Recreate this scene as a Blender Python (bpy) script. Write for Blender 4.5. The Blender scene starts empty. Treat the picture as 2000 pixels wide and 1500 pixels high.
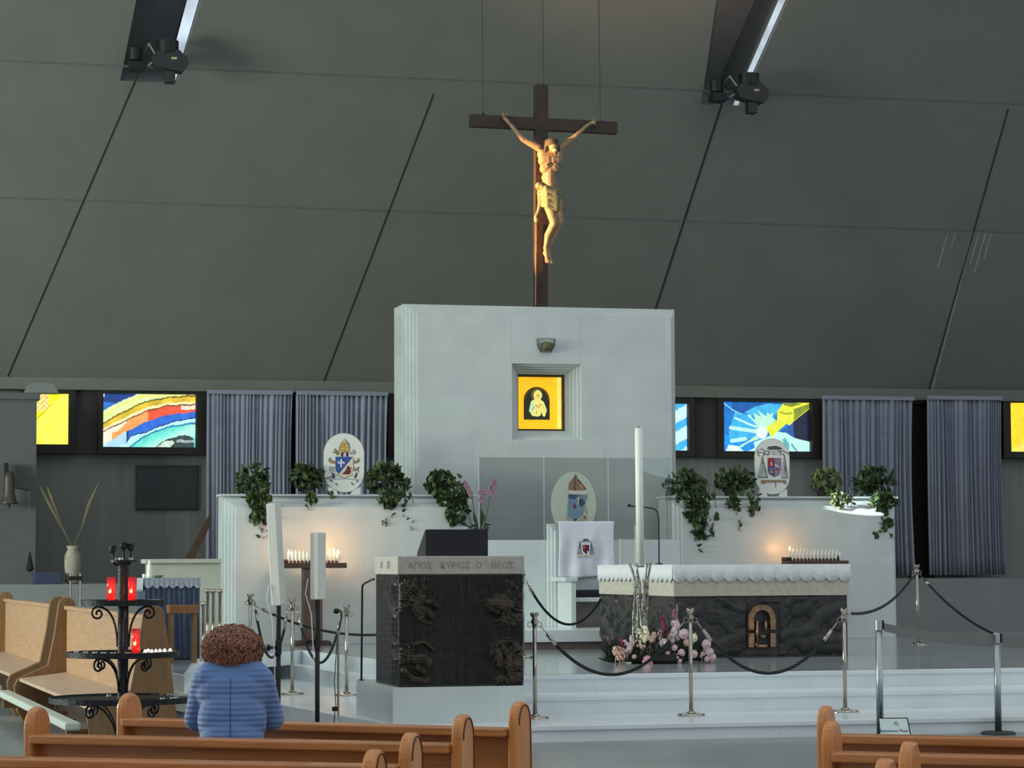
import bpy, bmesh, math, random
from mathutils import Vector, Matrix, Euler, noise
random.seed(7)
R = math.radians
SC = bpy.context.scene
COL = SC.collection

# ------------------------------------------------------------------ camera
H = 1.65; F = 5000.0
cam_d = bpy.data.cameras.new('camera'); cam_d.sensor_width = 36; cam_d.lens = 36*F/2000
cam_d.clip_start = .1; cam_d.clip_end = 300
cam = bpy.data.objects.new('camera', cam_d); COL.objects.link(cam)
CM = Euler((R(90+4.06), 0, 0)).to_matrix() @ Matrix.Rotation(R(-0.25), 3, 'Z')
cam.matrix_world = Matrix.Translation((0, 0, H)) @ CM.to_4x4()
SC.camera = cam

# ------------------------------------------------------------------ world, light, exposure
SC.view_settings.view_transform = 'Standard'; SC.view_settings.look = 'None'
SC.view_settings.exposure = 0.0; SC.view_settings.gamma = 1; SC.view_settings.use_curve_mapping = False
WORLD_K = 1.0
w = bpy.data.worlds.new('world'); SC.world = w; w.use_nodes = True
wn = w.node_tree.nodes; wl_ = w.node_tree.links; bg = wn['Background']     # the rest of the hall: dim low down, bright skylights above
tcw = wn.new('ShaderNodeTexCoord'); spw = wn.new('ShaderNodeSeparateXYZ'); wl_.new(tcw.outputs['Generated'], spw.inputs[0])
rw = wn.new('ShaderNodeValToRGB'); mrw = wn.new('ShaderNodeMapRange'); mrw.inputs[1].default_value = -1; wl_.new(spw.outputs[2], mrw.inputs[0]); wl_.new(mrw.outputs[0], rw.inputs[0])
er = rw.color_ramp.elements; er[0].position = .48; er[0].color = (.30, .32, .32, 1); er[1].position = .68; er[1].color = (.72, .78, .79, 1)
e2 = er.new(.54); e2.color = (.66, .71, .73, 1)
nzw = wn.new('ShaderNodeTexNoise'); nzw.inputs['Scale'].default_value = 3.5; wl_.new(tcw.outputs['Generated'], nzw.inputs[0])
mw = wn.new('ShaderNodeMapRange'); mw.inputs[1].default_value = .38; mw.inputs[2].default_value = .62; mw.inputs[3].default_value = .45; mw.inputs[4].default_value = 1.5; wl_.new(nzw.outputs[0], mw.inputs[0])
ml = wn.new('ShaderNodeMath'); ml.operation = 'MULTIPLY'; ml.inputs[1].default_value = WORLD_K; wl_.new(mw.outputs[0], ml.inputs[0])
wl_.new(rw.outputs[0], bg.inputs[0]); wl_.new(ml.outputs[0], bg.inputs[1])

def area(name, loc, target, size, power, color, sy=None):
    l = bpy.data.lights.new(name, 'AREA'); l.energy = power; l.color = color; l.size = size
    if sy: l.shape = 'RECTANGLE'; l.size_y = sy
    o = bpy.data.objects.new(name, l); COL.objects.link(o); o.location = loc
    o.rotation_euler = (Vector(target)-Vector(loc)).to_track_quat('-Z', 'Y').to_euler(); return o
def spot(name, loc, target, deg, power, color, rad=.2, blend=.3):
    l = bpy.data.lights.new(name, 'SPOT'); l.energy = power; l.color = color; l.spot_size = R(deg)
    l.shadow_soft_size = rad; l.spot_blend = blend
    o = bpy.data.objects.new(name, l); COL.objects.link(o); o.location = loc
    o.rotation_euler = (Vector(target)-Vector(loc)).to_track_quat('-Z', 'Y').to_euler(); return o
area('side_window_light', (-24, 24, 5), (0, 35, 2), 9, 4800, (.90, 1.0, .88), 5)
spot('evening_sun_beam', (-17.5, 32.0, 6.8), (0.42, 39.1, 7.25), 7.4, 130000, (1.0, .50, .15), .05, .3)
spot('vault_glow_spot', (1, 24, 3.5), (2.0, 37.4, 11.9), 27, 9000, (1.0, .62, .36), .3, 1.0)  # added spot for the warm glow on the vault, no fixture behind it

# ------------------------------------------------------------------ frames of reference
TH = R(14); CT, ST = math.cos(TH), math.sin(TH)
def S(u, v, z=0.0): return Vector((u*CT - v*ST, u*ST + v*CT, z))          # sanctuary axes -> world
def UV(p): return (p[0]*CT + p[1]*ST, -p[0]*ST + p[1]*CT)
def ray(px, py): return CM @ Vector(((px-1000)/F, (750-py)/F, -1))
def hitv(px, py, v, slope=0.0):      # plane v (leaning by slope per metre over 4.72)
    d = ray(px, py); du, dv = UV(d)
    t = (v - slope*(H-4.72)) / (dv + slope*d.z)
    return du*t, dv*t, H + d.z*t
def uz(px, py, v): a = hitv(px, py, v); return a[0], a[2]
def G(px, py, z=0.0):
    d = ray(px, py); t = (z-H)/d.z
    return Vector((d.x*t, d.y*t, z))
def Dp(px, py, Y):
    d = ray(px, py); t = Y/d.y
    return Vector((d.x*t, Y, H+d.z*t))

# ------------------------------------------------------------------ materials
spot('sun_fleck', S(2.9, 34.3, 4.3), S(14.85, 37.0, 2.58), 2.0, 42000, (.9, 1.0, 1.0), .005, .15)

def lin(c): return tuple(((x/255)/12.92 if x/255 <= .04045 else ((x/255+.055)/1.055)**2.4) for x in c)
MATS = {}
def mat(name, rgb, rough=.6, metal=0, var=.12, scale=6, bump=0, bscale=40, spec=.5, emis=0, trans=0, alpha=1, stretch=None, coat=0, sheen=0):
    if name in MATS: return MATS[name]
    m = bpy.data.materials.new(name); m.use_nodes = True; nt = m.node_tree; n = nt.nodes; L = nt.links
    b = n['Principled BSDF']; c = lin(rgb)
    b.inputs['Roughness'].default_value = rough; b.inputs['Metallic'].default_value = metal
    b.inputs['Specular IOR Level'].default_value = spec
    b.inputs['Coat Weight'].default_value = coat; b.inputs['Sheen Weight'].default_value = sheen
    b.inputs['Transmission Weight'].default_value = trans
    b.inputs['Alpha'].default_value = alpha
    tc = n.new('ShaderNodeTexCoord'); mp = n.new('ShaderNodeMapping'); L.new(tc.outputs['Object'], mp.inputs[0])
    if stretch: mp.inputs['Scale'].default_value = stretch
    nz = n.new('ShaderNodeTexNoise'); nz.inputs['Scale'].default_value = scale; nz.inputs['Detail'].default_value = 6
    L.new(mp.outputs[0], nz.inputs[0])
    cr = n.new('ShaderNodeValToRGB'); L.new(nz.outputs[0], cr.inputs[0])
    cr.color_ramp.elements[0].position = .3; cr.color_ramp.elements[1].position = .7
    cr.color_ramp.elements[0].color = tuple(max(0, x*(1-var)) for x in c)+(1,)
    cr.color_ramp.elements[1].color = tuple(min(1, x*(1+var)) for x in c)+(1,)
    L.new(cr.outputs[0], b.inputs['Base Color'])
    if emis:
        L.new(cr.outputs[0], b.inputs['Emission Color']); b.inputs['Emission Strength'].default_value = emis
    if bump:
        n2 = n.new('ShaderNodeTexNoise'); n2.inputs['Scale'].default_value = bscale; n2.inputs['Detail'].default_value = 5
        L.new(mp.outputs[0], n2.inputs[0])
        bp = n.new('ShaderNodeBump'); bp.inputs['Strength'].default_value = bump; bp.inputs['Distance'].default_value = .02
        L.new(n2.outputs[0], bp.inputs['Height']); L.new(bp.outputs[0], b.inputs['Normal'])
    MATS[name] = m; return m
def colmat(name, rough=.6, emis=0):
    if name in MATS: return MATS[name]
    m = bpy.data.materials.new(name); m.use_nodes = True; nt = m.node_tree; n = nt.nodes; L = nt.links
    b = n['Principled BSDF']; b.inputs['Roughness'].default_value = rough
    a = n.new('ShaderNodeAttribute'); a.attribute_name = 'Col'
    if emis:
        nz = n.new('ShaderNodeTexNoise'); nz.inputs['Scale'].default_value = 9; nz.inputs['Detail'].default_value = 8
        tc = n.new('ShaderNodeTexCoord'); L.new(tc.outputs['Object'], nz.inputs[0])
        mx = n.new('ShaderNodeMix'); mx.data_type = 'RGBA'; mx.blend_type = 'SOFT_LIGHT'; mx.inputs[0].default_value = .8
        L.new(a.outputs[0], mx.inputs[6]); L.new(nz.outputs[0], mx.inputs[7])
        b.inputs['Base Color'].default_value = (.02, .02, .02, 1)
        L.new(mx.outputs[2], b.inputs['Emission Color']); b.inputs['Emission Strength'].default_value = emis
    else: L.new(a.outputs[0], b.inputs['Base Color'])
    MATS[name] = m; return m
def marble(name, rgb, rough=.25, sx=1.2, sz=.8, joint=.12, coat=0):
    """slabs of veined marble with fine joints, object axes x / z"""
    m = mat(name, rgb, rough, 0, .07, 1.6, spec=.5)
    nt = m.node_tree; n = nt.nodes; L = nt.links; b = n['Principled BSDF']
    tc = n.new('ShaderNodeTexCoord'); sp = n.new('ShaderNodeSeparateXYZ'); L.new(tc.outputs['Object'], sp.inputs[0])
    cb = n.new('ShaderNodeCombineXYZ'); L.new(sp.outputs[0], cb.inputs[0]); L.new(sp.outputs[2], cb.inputs[1])
    br = n.new('ShaderNodeTexBrick'); br.inputs['Scale'].default_value = 1; br.inputs['Brick Width'].default_value = sx
    br.inputs['Row Height'].default_value = sz; br.inputs['Mortar Size'].default_value = .0035
    br.inputs['Color1'].default_value = (1, 1, 1, 1); br.inputs['Color2'].default_value = (.93, .94, .95, 1)
    k = 1-joint; br.inputs['Mortar'].default_value = (k, k, k, 1); L.new(cb.outputs[0], br.inputs['Vector'])
    mx = n.new('ShaderNodeMix'); mx.data_type = 'RGBA'; mx.blend_type = 'MULTIPLY'; mx.inputs[0].default_value = 1
    src = b.inputs['Base Color'].links[0].from_socket
    L.new(src, mx.inputs[6]); L.new(br.outputs[0], mx.inputs[7]); L.new(mx.outputs[2], b.inputs['Base Color'])
    wv = n.new('ShaderNodeTexNoise'); wv.inputs['Scale'].default_value = 9; wv.inputs['Detail'].default_value = 7
    L.new(tc.outputs['Object'], wv.inputs[0])
    mr = n.new('ShaderNodeMapRange'); mr.inputs[3].default_value = rough*.6; mr.inputs[4].default_value = rough*1.5
    L.new(wv.outputs[0], mr.inputs[0]); L.new(mr.outputs[0], b.inputs['Roughness'])
    return m

MARBLE = marble('white_marble', (198, 206, 206), .35, 2.05, .62)
STEPM = marble('step_marble', (222, 230, 234), .22, 1.7, 5)
NAVE = mat('polished_grey_floor', (128, 134, 136), .28, 0, .14, .8)
PLAT = mat('polished_sanctuary_floor', (150, 157, 162), .14, 0, .10, .9)
STONE = mat('cream_limestone', (205, 203, 190), .7, 0, .10, 14, .25, 60)
ALTST = mat('altar_limestone', (190, 186, 172), .8, 0, .12, 14, .5, 50)
LECST = mat('lectern_limestone', (178, 172, 165), .8, 0, .12, 14, .5, 50)
CREAM = mat('cream_stone_wall', (178, 182, 165), .6, 0, .10, 4)
BRONZE = mat('dark_bronze', (52, 52, 54), .42, .35, .35, 9, .5, 22)
BRONZE2 = mat('relief_bronze', (66, 58, 50), .38, .5, .45, 12, .4, 40)
GOLDBR = mat('polished_bronze', (150, 118, 92), .3, .7, .4, 14, .2, 30)
CONC = mat('concrete', (104, 106, 101), .85, 0, .06, .9, .25, 25)
WALLG = mat('board_marked_concrete', (116, 120, 118), .85, 0, .10, 3, .3, 20, stretch=(3, 3, .25))
WALLL = mat('grey_plaster', (84, 88, 87), .85, 0, .06, 2)
FRAME = mat('dark_frame', (34, 30, 28), .6, .2, .15)
BLACK = mat('black_metal', (24, 26, 28), .4, .4, .2)
IRON = mat('wrought_iron', (38, 40, 44), .42, .6, .3, 30, .3, 60)
CHROME = mat('chrome', (176, 170, 160), .16, 1, .12, 30)
STEEL = mat('brushed_steel', (170, 176, 178), .32, 1, .1, 3, stretch=(30, 30, .5))
ROPE = mat('black_velvet_rope', (22, 25, 28), .75, 0, .2, 60, .3, 90)
CURT = mat('grey_curtain', (128, 134, 152), .9, 0, .08, 5, .1, 200, sheen=.3)
PEW = mat('orange_oak', (176, 112, 60), .38, 0, .22, 2.6, .15, 9, stretch=(1, 14, 14), coat=.2)
PEWE = mat('orange_oak_end', (190, 122, 62), .38, 0, .18, 3, .12, 9, stretch=(12, 12, 1), coat=.2)
PEWF = mat('pale_oak', (172, 136, 104), .42, 0, .14, 2.2, .1, 8, stretch=(1, 10, 10))
PEWFE = mat('oak_end', (126, 94, 60), .42, 0, .16, 3, .1, 8, stretch=(8, 8, 1))
DARKW = mat('dark_wood', (74, 50, 42), .45, 0, .3, 3, .2, 20, stretch=(9, 9, 1))
MIDW = mat('walnut', (104, 82, 72), .5, 0, .2, 3, .2, 20, stretch=(9, 9, 1))
CROSSW = mat('cross_wood', (50, 36, 33), .6, 0, .35, 4, .3, 20)
LINEN = mat('white_linen', (214, 219, 232), .9, 0, .05, 8, .15, 200)
LACE = mat('white_lace', (232, 236, 240), .9, 0, .06, 40, .5, 260)
WHITEP = mat('white_plastic', (214, 214, 208), .45, 0, .03)
WAX = mat('white_wax', (236, 236, 226), .5, 0, .04)
SKIN = mat('carved_skin', (146, 120, 92), .55, 0, .18, 14, .3, 40)
LOIN = mat('gilded_loincloth', (112, 112, 84), .6, .1, .3, 10, .3, 30)
HAIRD = mat('carved_dark_hair', (70, 62, 55), .7, 0, .3, 30, .6, 60)
GREEN = mat('pothos_leaf', (58, 78, 42), .5, 0, .6, 7)
GREEN2 = mat('variegated_leaf', (96, 112, 66), .5, 0, .5, 9)
STEMM = mat('green_stem', (66, 76, 50), .6)
SOIL = mat('dark_pot', (30, 28, 28), .6)
PINK = mat('pink_petal', (216, 188, 194), .7, 0, .18, 20)
ROSEP = mat('rose_petal', (224, 160, 178), .7, 0, .2, 20)
MAG = mat('magenta_petal', (128, 30, 84), .7, 0, .3, 20)
CREAMP = mat('cream_petal', (236, 228, 196), .7, 0, .12, 20)
PEACH = mat('peach_petal', (214, 178, 160), .7, 0, .2, 20)
DKGREEN = mat('dark_foliage', (36, 52, 34), .7, 0, .5, 20)
def glass(name, tint, rough=.02, alpha=.25):
    m = mat(name, tint, rough, 0, .02); b = m.node_tree.nodes['Principled BSDF']
    b.inputs['Alpha'].default_value = alpha; b.inputs['IOR'].default_value = 1.5; return m
GLASS = glass('clear_glass', (205, 222, 215), .03, .13)
GEDGE = glass('glass_edge', (225, 240, 232), .1, .75)
GEMB = glass('crest_glass', (228, 232, 226), .12, .93)
GOV = glass('oval_glass', (206, 218, 200), .05, .42)

# ------------------------------------------------------------------ mesh helpers
class MB:
    def __init__(s): s.v = []; s.f = []; s.mi = []
    def add(s, vs, fs, M=None):
        o = len(s.v)
        s.v += [tuple(M @ Vector(p)) if M is not None else tuple(p) for p in vs]
        s.f += [tuple(i+o for i in f) for f in fs]; return s
    def box(s, c, d, M=None):
        x, y, z = c; a, b, e = d[0]/2, d[1]/2, d[2]/2
        vs = [(x+i*a, y+j*b, z+k*e) for i in (-1, 1) for j in (-1, 1) for k in (-1, 1)]
        return s.add(vs, [(0,1,3,2),(4,6,7,5),(0,4,5,1),(2,3,7,6),(0,2,6,4),(1,5,7,3)], M)
    def bx(s, x0, x1, y0, y1, z0, z1, M=None):
        return s.box(((x0+x1)/2, (y0+y1)/2, (z0+z1)/2), (abs(x1-x0), abs(y1-y0), abs(z1-z0)), M)
    def lathe(s, prof, n=24, M=None, cx=0, cy=0):
        vs = []; fs = []
        for (r, z) in prof:
            for i in range(n):
                a = 2*math.pi*i/n; vs.append((cx+r*math.cos(a), cy+r*math.sin(a), z))
        for j in range(len(prof)-1):
            for i in range(n):
                k = (i+1) % n; fs.append((j*n+i, j*n+k, (j+1)*n+k, (j+1)*n+i))
        fs.append(tuple(range(n-1, -1, -1))); fs.append(tuple(range((len(prof)-1)*n, len(prof)*n)))
        return s.add(vs, fs, M)
    def tube(s, pts, r, n=8, M=None, cap=True):
        pts = [Vector(p) for p in pts]; N = len(pts)
        rs = r if isinstance(r, (list, tuple)) else [r]*N
        vs = []; fs = []; up = None
        for i, p in enumerate(pts):
            t = (pts[min(i+1, N-1)] - pts[max(i-1, 0)])
            t = t.normalized() if t.length > 1e-9 else Vector((0, 0, 1))
            if up is None: up = Vector((0, 0, 1)) if abs(t.z) < .9 else Vector((1, 0, 0))
            a = t.cross(up)
            if a.length < 1e-6: a = t.cross(Vector((0, 1, 0)))
            a.normalize(); b = a.cross(t).normalized(); up = b
            for k in range(n):
                g = 2*math.pi*k/n; vs.append(tuple(p + (a*math.cos(g)+b*math.sin(g))*rs[i]))
        for j in range(N-1):
            for k in range(n):
                q = (k+1) % n; fs.append((j*n+k, j*n+q, (j+1)*n+q, (j+1)*n+k))
        if cap: fs.append(tuple(range(n-1, -1, -1))); fs.append(tuple(range((N-1)*n, N*n)))
        return s.add(vs, fs, M)
    def ell(s, c, r, n=14, m=9, M=None):
        if not isinstance(r, (list, tuple, Vector)): r = (r, r, r)
        vs = []; fs = []
        for j in range(m+1):
            ph = math.pi*j/m
            for i in range(n):
                a = 2*math.pi*i/n
                vs.append((c[0]+r[0]*math.sin(ph)*math.cos(a), c[1]+r[1]*math.sin(ph)*math.sin(a), c[2]+r[2]*math.cos(ph)))
        for j in range(m):
            for i in range(n):
                k = (i+1) % n; fs.append((j*n+i, (j+1)*n+i, (j+1)*n+k, j*n+k))
        return s.add(vs, fs, M)
    def caps(s, p, q, r1, r2, n=12):          # tapered capsule
        p = Vector(p); q = Vector(q); d = (q-p); L = d.length; M = Matrix.Translation(p) @ d.to_track_quat('Z', 'Y').to_matrix().to_4x4()
        pr = [(max(1e-4, r1*math.sin(a)), -r1*math.cos(a)) for a in [math.pi/2*k/5 for k in range(6)]]
        pr += [(max(1e-4, r2*math.cos(a)), L+r2*math.sin(a)) for a in [math.pi/2*k/5 for k in range(6)]]
        return s.lathe(pr, n, M)
    def prism(s, poly, y0, y1, M=None):        # polygon in x,z extruded along y
        n = len(poly)
        vs = [(x, y0, z) for x, z in poly] + [(x, y1, z) for x, z in poly]
        fs = [tuple(range(n)), tuple(range(2*n-1, n-1, -1))] + [(i, i+n, (i+1) % n+n, (i+1) % n) for i in range(n)]
        return s.add(vs, fs, M)
    def slab(s, poly, z0, z1):                 # polygon in x,y extruded along z
        n = len(poly)
        vs = [(x, y, z0) for x, y in poly] + [(x, y, z1) for x, y in poly]
        fs = [tuple(range(n)), tuple(range(2*n-1, n-1, -1))] + [(i, i+n, (i+1) % n+n, (i+1) % n) for i in range(n)]
        return s.add(vs, fs)
    def build(s, name, m, parent=None, smooth=False, bevel=0, remesh=0, sub=0, sm=0, fix=True):
        me = bpy.data.meshes.new(name); me.from_pydata(s.v, [], s.f)
        if fix:
            b = bmesh.new(); b.from_mesh(me); bmesh.ops.recalc_face_normals(b, faces=b.faces); b.to_mesh(me); b.free()
        me.materials.append(m)
        o = bpy.data.objects.new(name, me); COL.objects.link(o)
        if parent: o.parent = parent
        if smooth:
            for p in me.polygons: p.use_smooth = True
        if bevel:
            q = o.modifiers.new('b', 'BEVEL'); q.width = bevel; q.segments = 2; q.limit_method = 'ANGLE'
        if remesh:
            q = o.modifiers.new('r', 'REMESH'); q.mode = 'VOXEL'; q.voxel_size = remesh; q.use_smooth_shade = True
        if sm:
            q = o.modifiers.new('s', 'SMOOTH'); q.iterations = sm; q.factor = .5
        if sub: q = o.modifiers.new('u', 'SUBSURF'); q.levels = sub; q.render_levels = sub
        if smooth == 'auto':
            try: me.shade_smooth() if False else None
            except Exception: pass
        return o
def arc(cx, cz, r, a0, a1, n=16, rz=None):
    rz = rz or r
    return [(cx+r*math.cos(R(a0+(a1-a0)*i/n)), cz+rz*math.sin(R(a0+(a1-a0)*i/n))) for i in range(n+1)]
def thing(name, label, cat, loc=(0, 0, 0), rz=0.0, group=None):
    o = bpy.data.objects.new(name, None); COL.objects.link(o); o.location = loc; o.rotation_euler = (0, 0, rz)
    o.empty_display_size = .1; o['label'] = label; o['category'] = cat
    if group: o['group'] = group
    return o
def tag(o, label, cat, group=None):
    o['label'] = label; o['category'] = cat
    if group: o['group'] = group
    return o
def struct(o): o['kind'] = 'structure'; return o
def sthing(name, label, cat, u, v, z, group=None): return thing(name, label, cat, S(u, v, z), TH, group)
def dup(root, loc=None, rz=None, label=None, group=None):
    r = root.copy(); COL.objects.link(r)
    if loc is not None: r.location = loc
    if rz is not None: r.rotation_euler = (0, 0, rz)
    if label: r['label'] = label
    if group: r['group'] = group
    for ch in [c for c in COL.objects if c.parent == root]:
        c = ch.copy(); COL.objects.link(c); c.parent = r
        for g in [k for k in COL.objects if k.parent == ch]:
            d = g.copy(); COL.objects.link(d); d.parent = c
    return r
def inpoly(x, y, P):
    c = False; n = len(P); j = n-1
    for i in range(n):
        xi, yi = P[i]; xj, yj = P[j]
        if (yi > y) != (yj > y) and x < (xj-xi)*(y-yi)/(yj-yi)+xi: c = not c
        j = i
    return c
def segd(x, y, a, b):
    dx, dy = b[0]-a[0], b[1]-a[1]; L = dx*dx+dy*dy
    t = 0 if L == 0 else max(0, min(1, ((x-a[0])*dx+(y-a[1])*dy)/L))
    return math.hypot(x-a[0]-t*dx, y-a[1]-t*dy)
def paint(x, y, ops, base=None):
    """ops: ('P',poly,rgb) filled polygon; ('L',line,width,rgb) stroke; ('O',(cx,cy,rx,ry),rgb) ellipse"""
    c = base
    for o in ops:
        if o[0] == 'P':
            if inpoly(x, y, o[1]): c = o[2]
        elif o[0] == 'O':
            q = o[1]
            if ((x-q[0])/q[2])**2+((y-q[1])/q[3])**2 < 1: c = o[2]
        else:
            for i in range(len(o[1])-1):
                if segd(x, y, o[1][i], o[1][i+1]) < o[2]: c = o[3]; break
    return c
def painted(name, w_, h_, nx, ny, fn, m, parent, y=0.0, x0=None, z0=None, front=-1):
    """upright grid in local x,z at depth y, one colour per cell; fn(s,t) s right, t down, None = no face"""
    x0 = -w_/2 if x0 is None else x0; z0 = 0 if z0 is None else z0
    vs = [(x0+w_*i/nx, y, z0+h_*(1-j/ny)) for j in range(ny+1) for i in range(nx+1)]
    fs = []; cs = []
    for j in range(ny):
        for i in range(nx):
            c = fn((i+.5)/nx, (j+.5)/ny)
            if c is None: continue
            a = j*(nx+1)+i; fs.append((a, a+nx+1, a+nx+2, a+1)); cs.append(lin(c)+(1,))
    me = bpy.data.meshes.new(name); me.from_pydata(vs, [], fs); me.materials.append(m)
    at = me.color_attributes.new('Col', 'FLOAT_COLOR', 'CORNER')
    k = 0
    for f, c in zip(me.polygons, cs):
        for _ in f.loop_indices: at.data[k].color = c; k += 1
    o = bpy.data.objects.new(name, me); COL.objects.link(o)
    if parent: o.parent = parent
    return o
def relief(name, x0, x1, z0, z1, nx, ny, hfn, m, parent, side='y', y=0.0, depth=None):
    """height field standing off a plane: front faces -y (side 'y') or -x (side 'x'); closed at the back"""
    vs = []; fs = []
    for j in range(ny+1):
        for i in range(nx+1):
            a = x0+(x1-x0)*i/nx; b = z0+(z1-z0)*j/ny; h = hfn(i/nx, 1-j/ny) if 0 < i < nx and 0 < j < ny else 0
            vs.append((a, y-h, b) if side == 'y' else (y-h, a, b))
    for j in range(ny):
        for i in range(nx):
            q = j*(nx+1)+i; fs.append((q, q+1, q+nx+2, q+nx+1))
    mb = MB(); mb.add(vs, fs); return mb.build(name, m, parent, smooth=True)
def strokes_h(ops):
    def f(x, y):
        h = 0
        for (line, r, ht) in ops:
            d = min([segd(x, y, line[i], line[i+1]) for i in range(len(line)-1)] or [9e9]) if len(line) > 1 else math.hypot(x-line[0][0], y-line[0][1])
            if d < r: h = max(h, ht*math.sqrt(1-(d/r)**2))
        return h
    return f
def textmesh(name, s, size, m, parent, loc, rot=(R(90), 0, 0), ext=.003, align='CENTER', font=None):
    c = bpy.data.curves.new(name, 'FONT'); c.body = s; c.size = size; c.extrude = ext; c.align_x = align; c.align_y = 'CENTER'
    t = bpy.data.objects.new(name+'_c', c); COL.objects.link(t); bpy.context.view_layer.update()
    me = bpy.data.meshes.new_from_object(t); COL.objects.unlink(t); bpy.data.objects.remove(t)
    me.materials.clear(); me.materials.append(m)
    o = bpy.data.objects.new(name, me); COL.objects.link(o); o.location = loc; o.rotation_euler = rot
    if parent: o.parent = parent
    return o
# ================================================================== THE SETTING
def suv(name, mb, m, **k):
    o = mb.build(name, m, **k); o.rotation_euler = (0, 0, TH); return struct(o)
fl = MB(); fl.slab([(-40, 0), (40, 0), (40, 60), (-40, 60)], -.2, 0)
struct(fl.build('floor', NAVE))
plat = lambda poly, z0, z1, name, m: struct(MB().slab(poly, z0, z1).build(name, m))
p2 = lambda u, v: tuple(S(u, v)[:2])
plat([p2(32, 23.3), p2(32, 46), p2(-10, 46), (-7.6, 38), (-4.6, 33.4), (-2.44, 27.7), (-.94, 23.79)], 0, .155, 'trim_1', STEPM)
plat([p2(32, 24.95), p2(32, 46), p2(-10, 46), (-9.4, 43), (-6.5, 36), (-5.0, 30.6), (-3.36, 26.5), (-3.7, 31.5), (-3.38, 35.0), (-3.03, 34.6), (-1.64, 30.2), (-.35, 25.8), p2(6.0, 24.95)], .155, .34, 'trim_2', STEPM)
plat([p2(32, 25.75), p2(32, 46), p2(-10, 46), (-9.2, 43), (-6.3, 36), (-4.9, 30.8), (-3.44, 26.9), (-3.88, 31.6), (-2.86, 34.8), (-1.70, 31.4), (-.3, 26.6), p2(6.3, 25.75)], .34, .52, 'trim_3', STEPM)
struct(MB().slab([p2(32, 25.79), p2(32, 46), p2(-10, 46), (-9.16, 43), (-6.26, 36), (-4.88, 30.86), (-3.47, 27.1), (-3.92, 31.6), (-2.86, 34.9), (-1.66, 31.4), (-.26, 26.64), (.04, 26.54)], .515, .524).build('trim_4', PLAT))
for k, (v, z) in enumerate(((23.27, .155), (24.92, .34), (25.72, .52))):        # projecting nosings
    mb = MB(); u0 = UV((-.7, 23.9))[0] if k == 0 else 6.3
    mb.bx(u0, 32, v, v+.10, z-.045, z+.004); suv('trim_%d' % (5+k), mb, STEPM, bevel=.008)
ZP = .524
# ring walk behind, its parapet, the perimeter wall
mb = MB().bx(-8, 32, 39.3, 46, .3, 1.40); suv('wall_back_lower', mb, marble('ring_stone', (120, 124, 124), .6, 3.2, .19))
mb = MB().bx(-12, 32, 43.2, 43.6, 1.0, 4.75); suv('wall_back', mb, WALLG)
U72, Z768 = uz(72, 768, 41.3)
mb = MB().bx(-8, U72, 41.3, 41.7, 0, Z768-.02); suv('wall_left', mb, WALLL)
mb = MB().bx(-8, U72+.05, 41.25, 41.75, Z768-.10, Z768+.0); suv('trim_8', mb, WALLL)
# ceiling: a leaning concrete plane, v = 43.2 - K*(z-4.72)
K = .55; UC, RC = 22.7, 25.0
def cp(px, py):                                     # pixel -> point on the leaning vault, in u,v,z
    d = ray(px, py); du, dv = UV(d); t = (43.2 - K*(H-4.72))/(dv + K*d.z); return Vector((du*t, dv*t, H+d.z*t))
def gen(u0, h): return Vector((u0 + (UC-u0)/RC*K*h, 43.2-K*h, 4.72+h))
h2 = cp(850, 183).z-4.72; h1 = cp(750, 430).z-4.72; HT = 13.0
s1 = [cp(240, 131), cp(352, 137), cp(398, -20), cp(270, -20)]
s2 = [cp(1371, 193), cp(1450, 198), cp(1548, -20), cp(1402, -20)]
def at_h(a, b, h):
    t = (h+4.72-a.z)/(b.z-a.z); return a.lerp(b, t)
def lowat(a, b): return at_h(a, b, h2-.0)
cm = MB()
L1, Rr1 = at_h(s1[0], s1[3], h2), at_h(s1[1], s1[2], h2); L2, Rr2 = at_h(s2[0], s2[3], h2), at_h(s2[1], s2[2], h2)
TL1, TR1, TL2, TR2 = at_h(s1[0], s1[3], 8.2), at_h(s1[1], s1[2], 8.2), at_h(s2[0], s2[3], 8.2), at_h(s2[1], s2[2], 8.2)
P = lambda u, h: Vector((u, 43.2-K*h, 4.72+h))
nrm = Vector((0, 1, K)).normalized()
def cpoly(pts): cm.add(pts, [tuple(range(len(pts)))]); cm.add([p+nrm*.12 for p in pts], [tuple(range(len(pts)))])
cpoly([P(-14, 0), P(34, 0), P(34, h1), P(-14, h1)]); cpoly([P(-14, h1), P(34, h1), P(34, h2), P(-14, h2)])
cpoly([P(-14, h2), L1, TL1, P(-14, 8.2)]); cpoly([Rr1, L2, TL2, TR1]); cpoly([Rr2, P(34, h2), P(34, 8.2), TR2])
cpoly([P(-14, 8.2), P(34, 8.2), P(34, HT), P(-14, HT)])
co = cm.build('ceiling', CONC, fix=False); co.rotation_euler = (0, 0, TH); struct(co)
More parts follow.
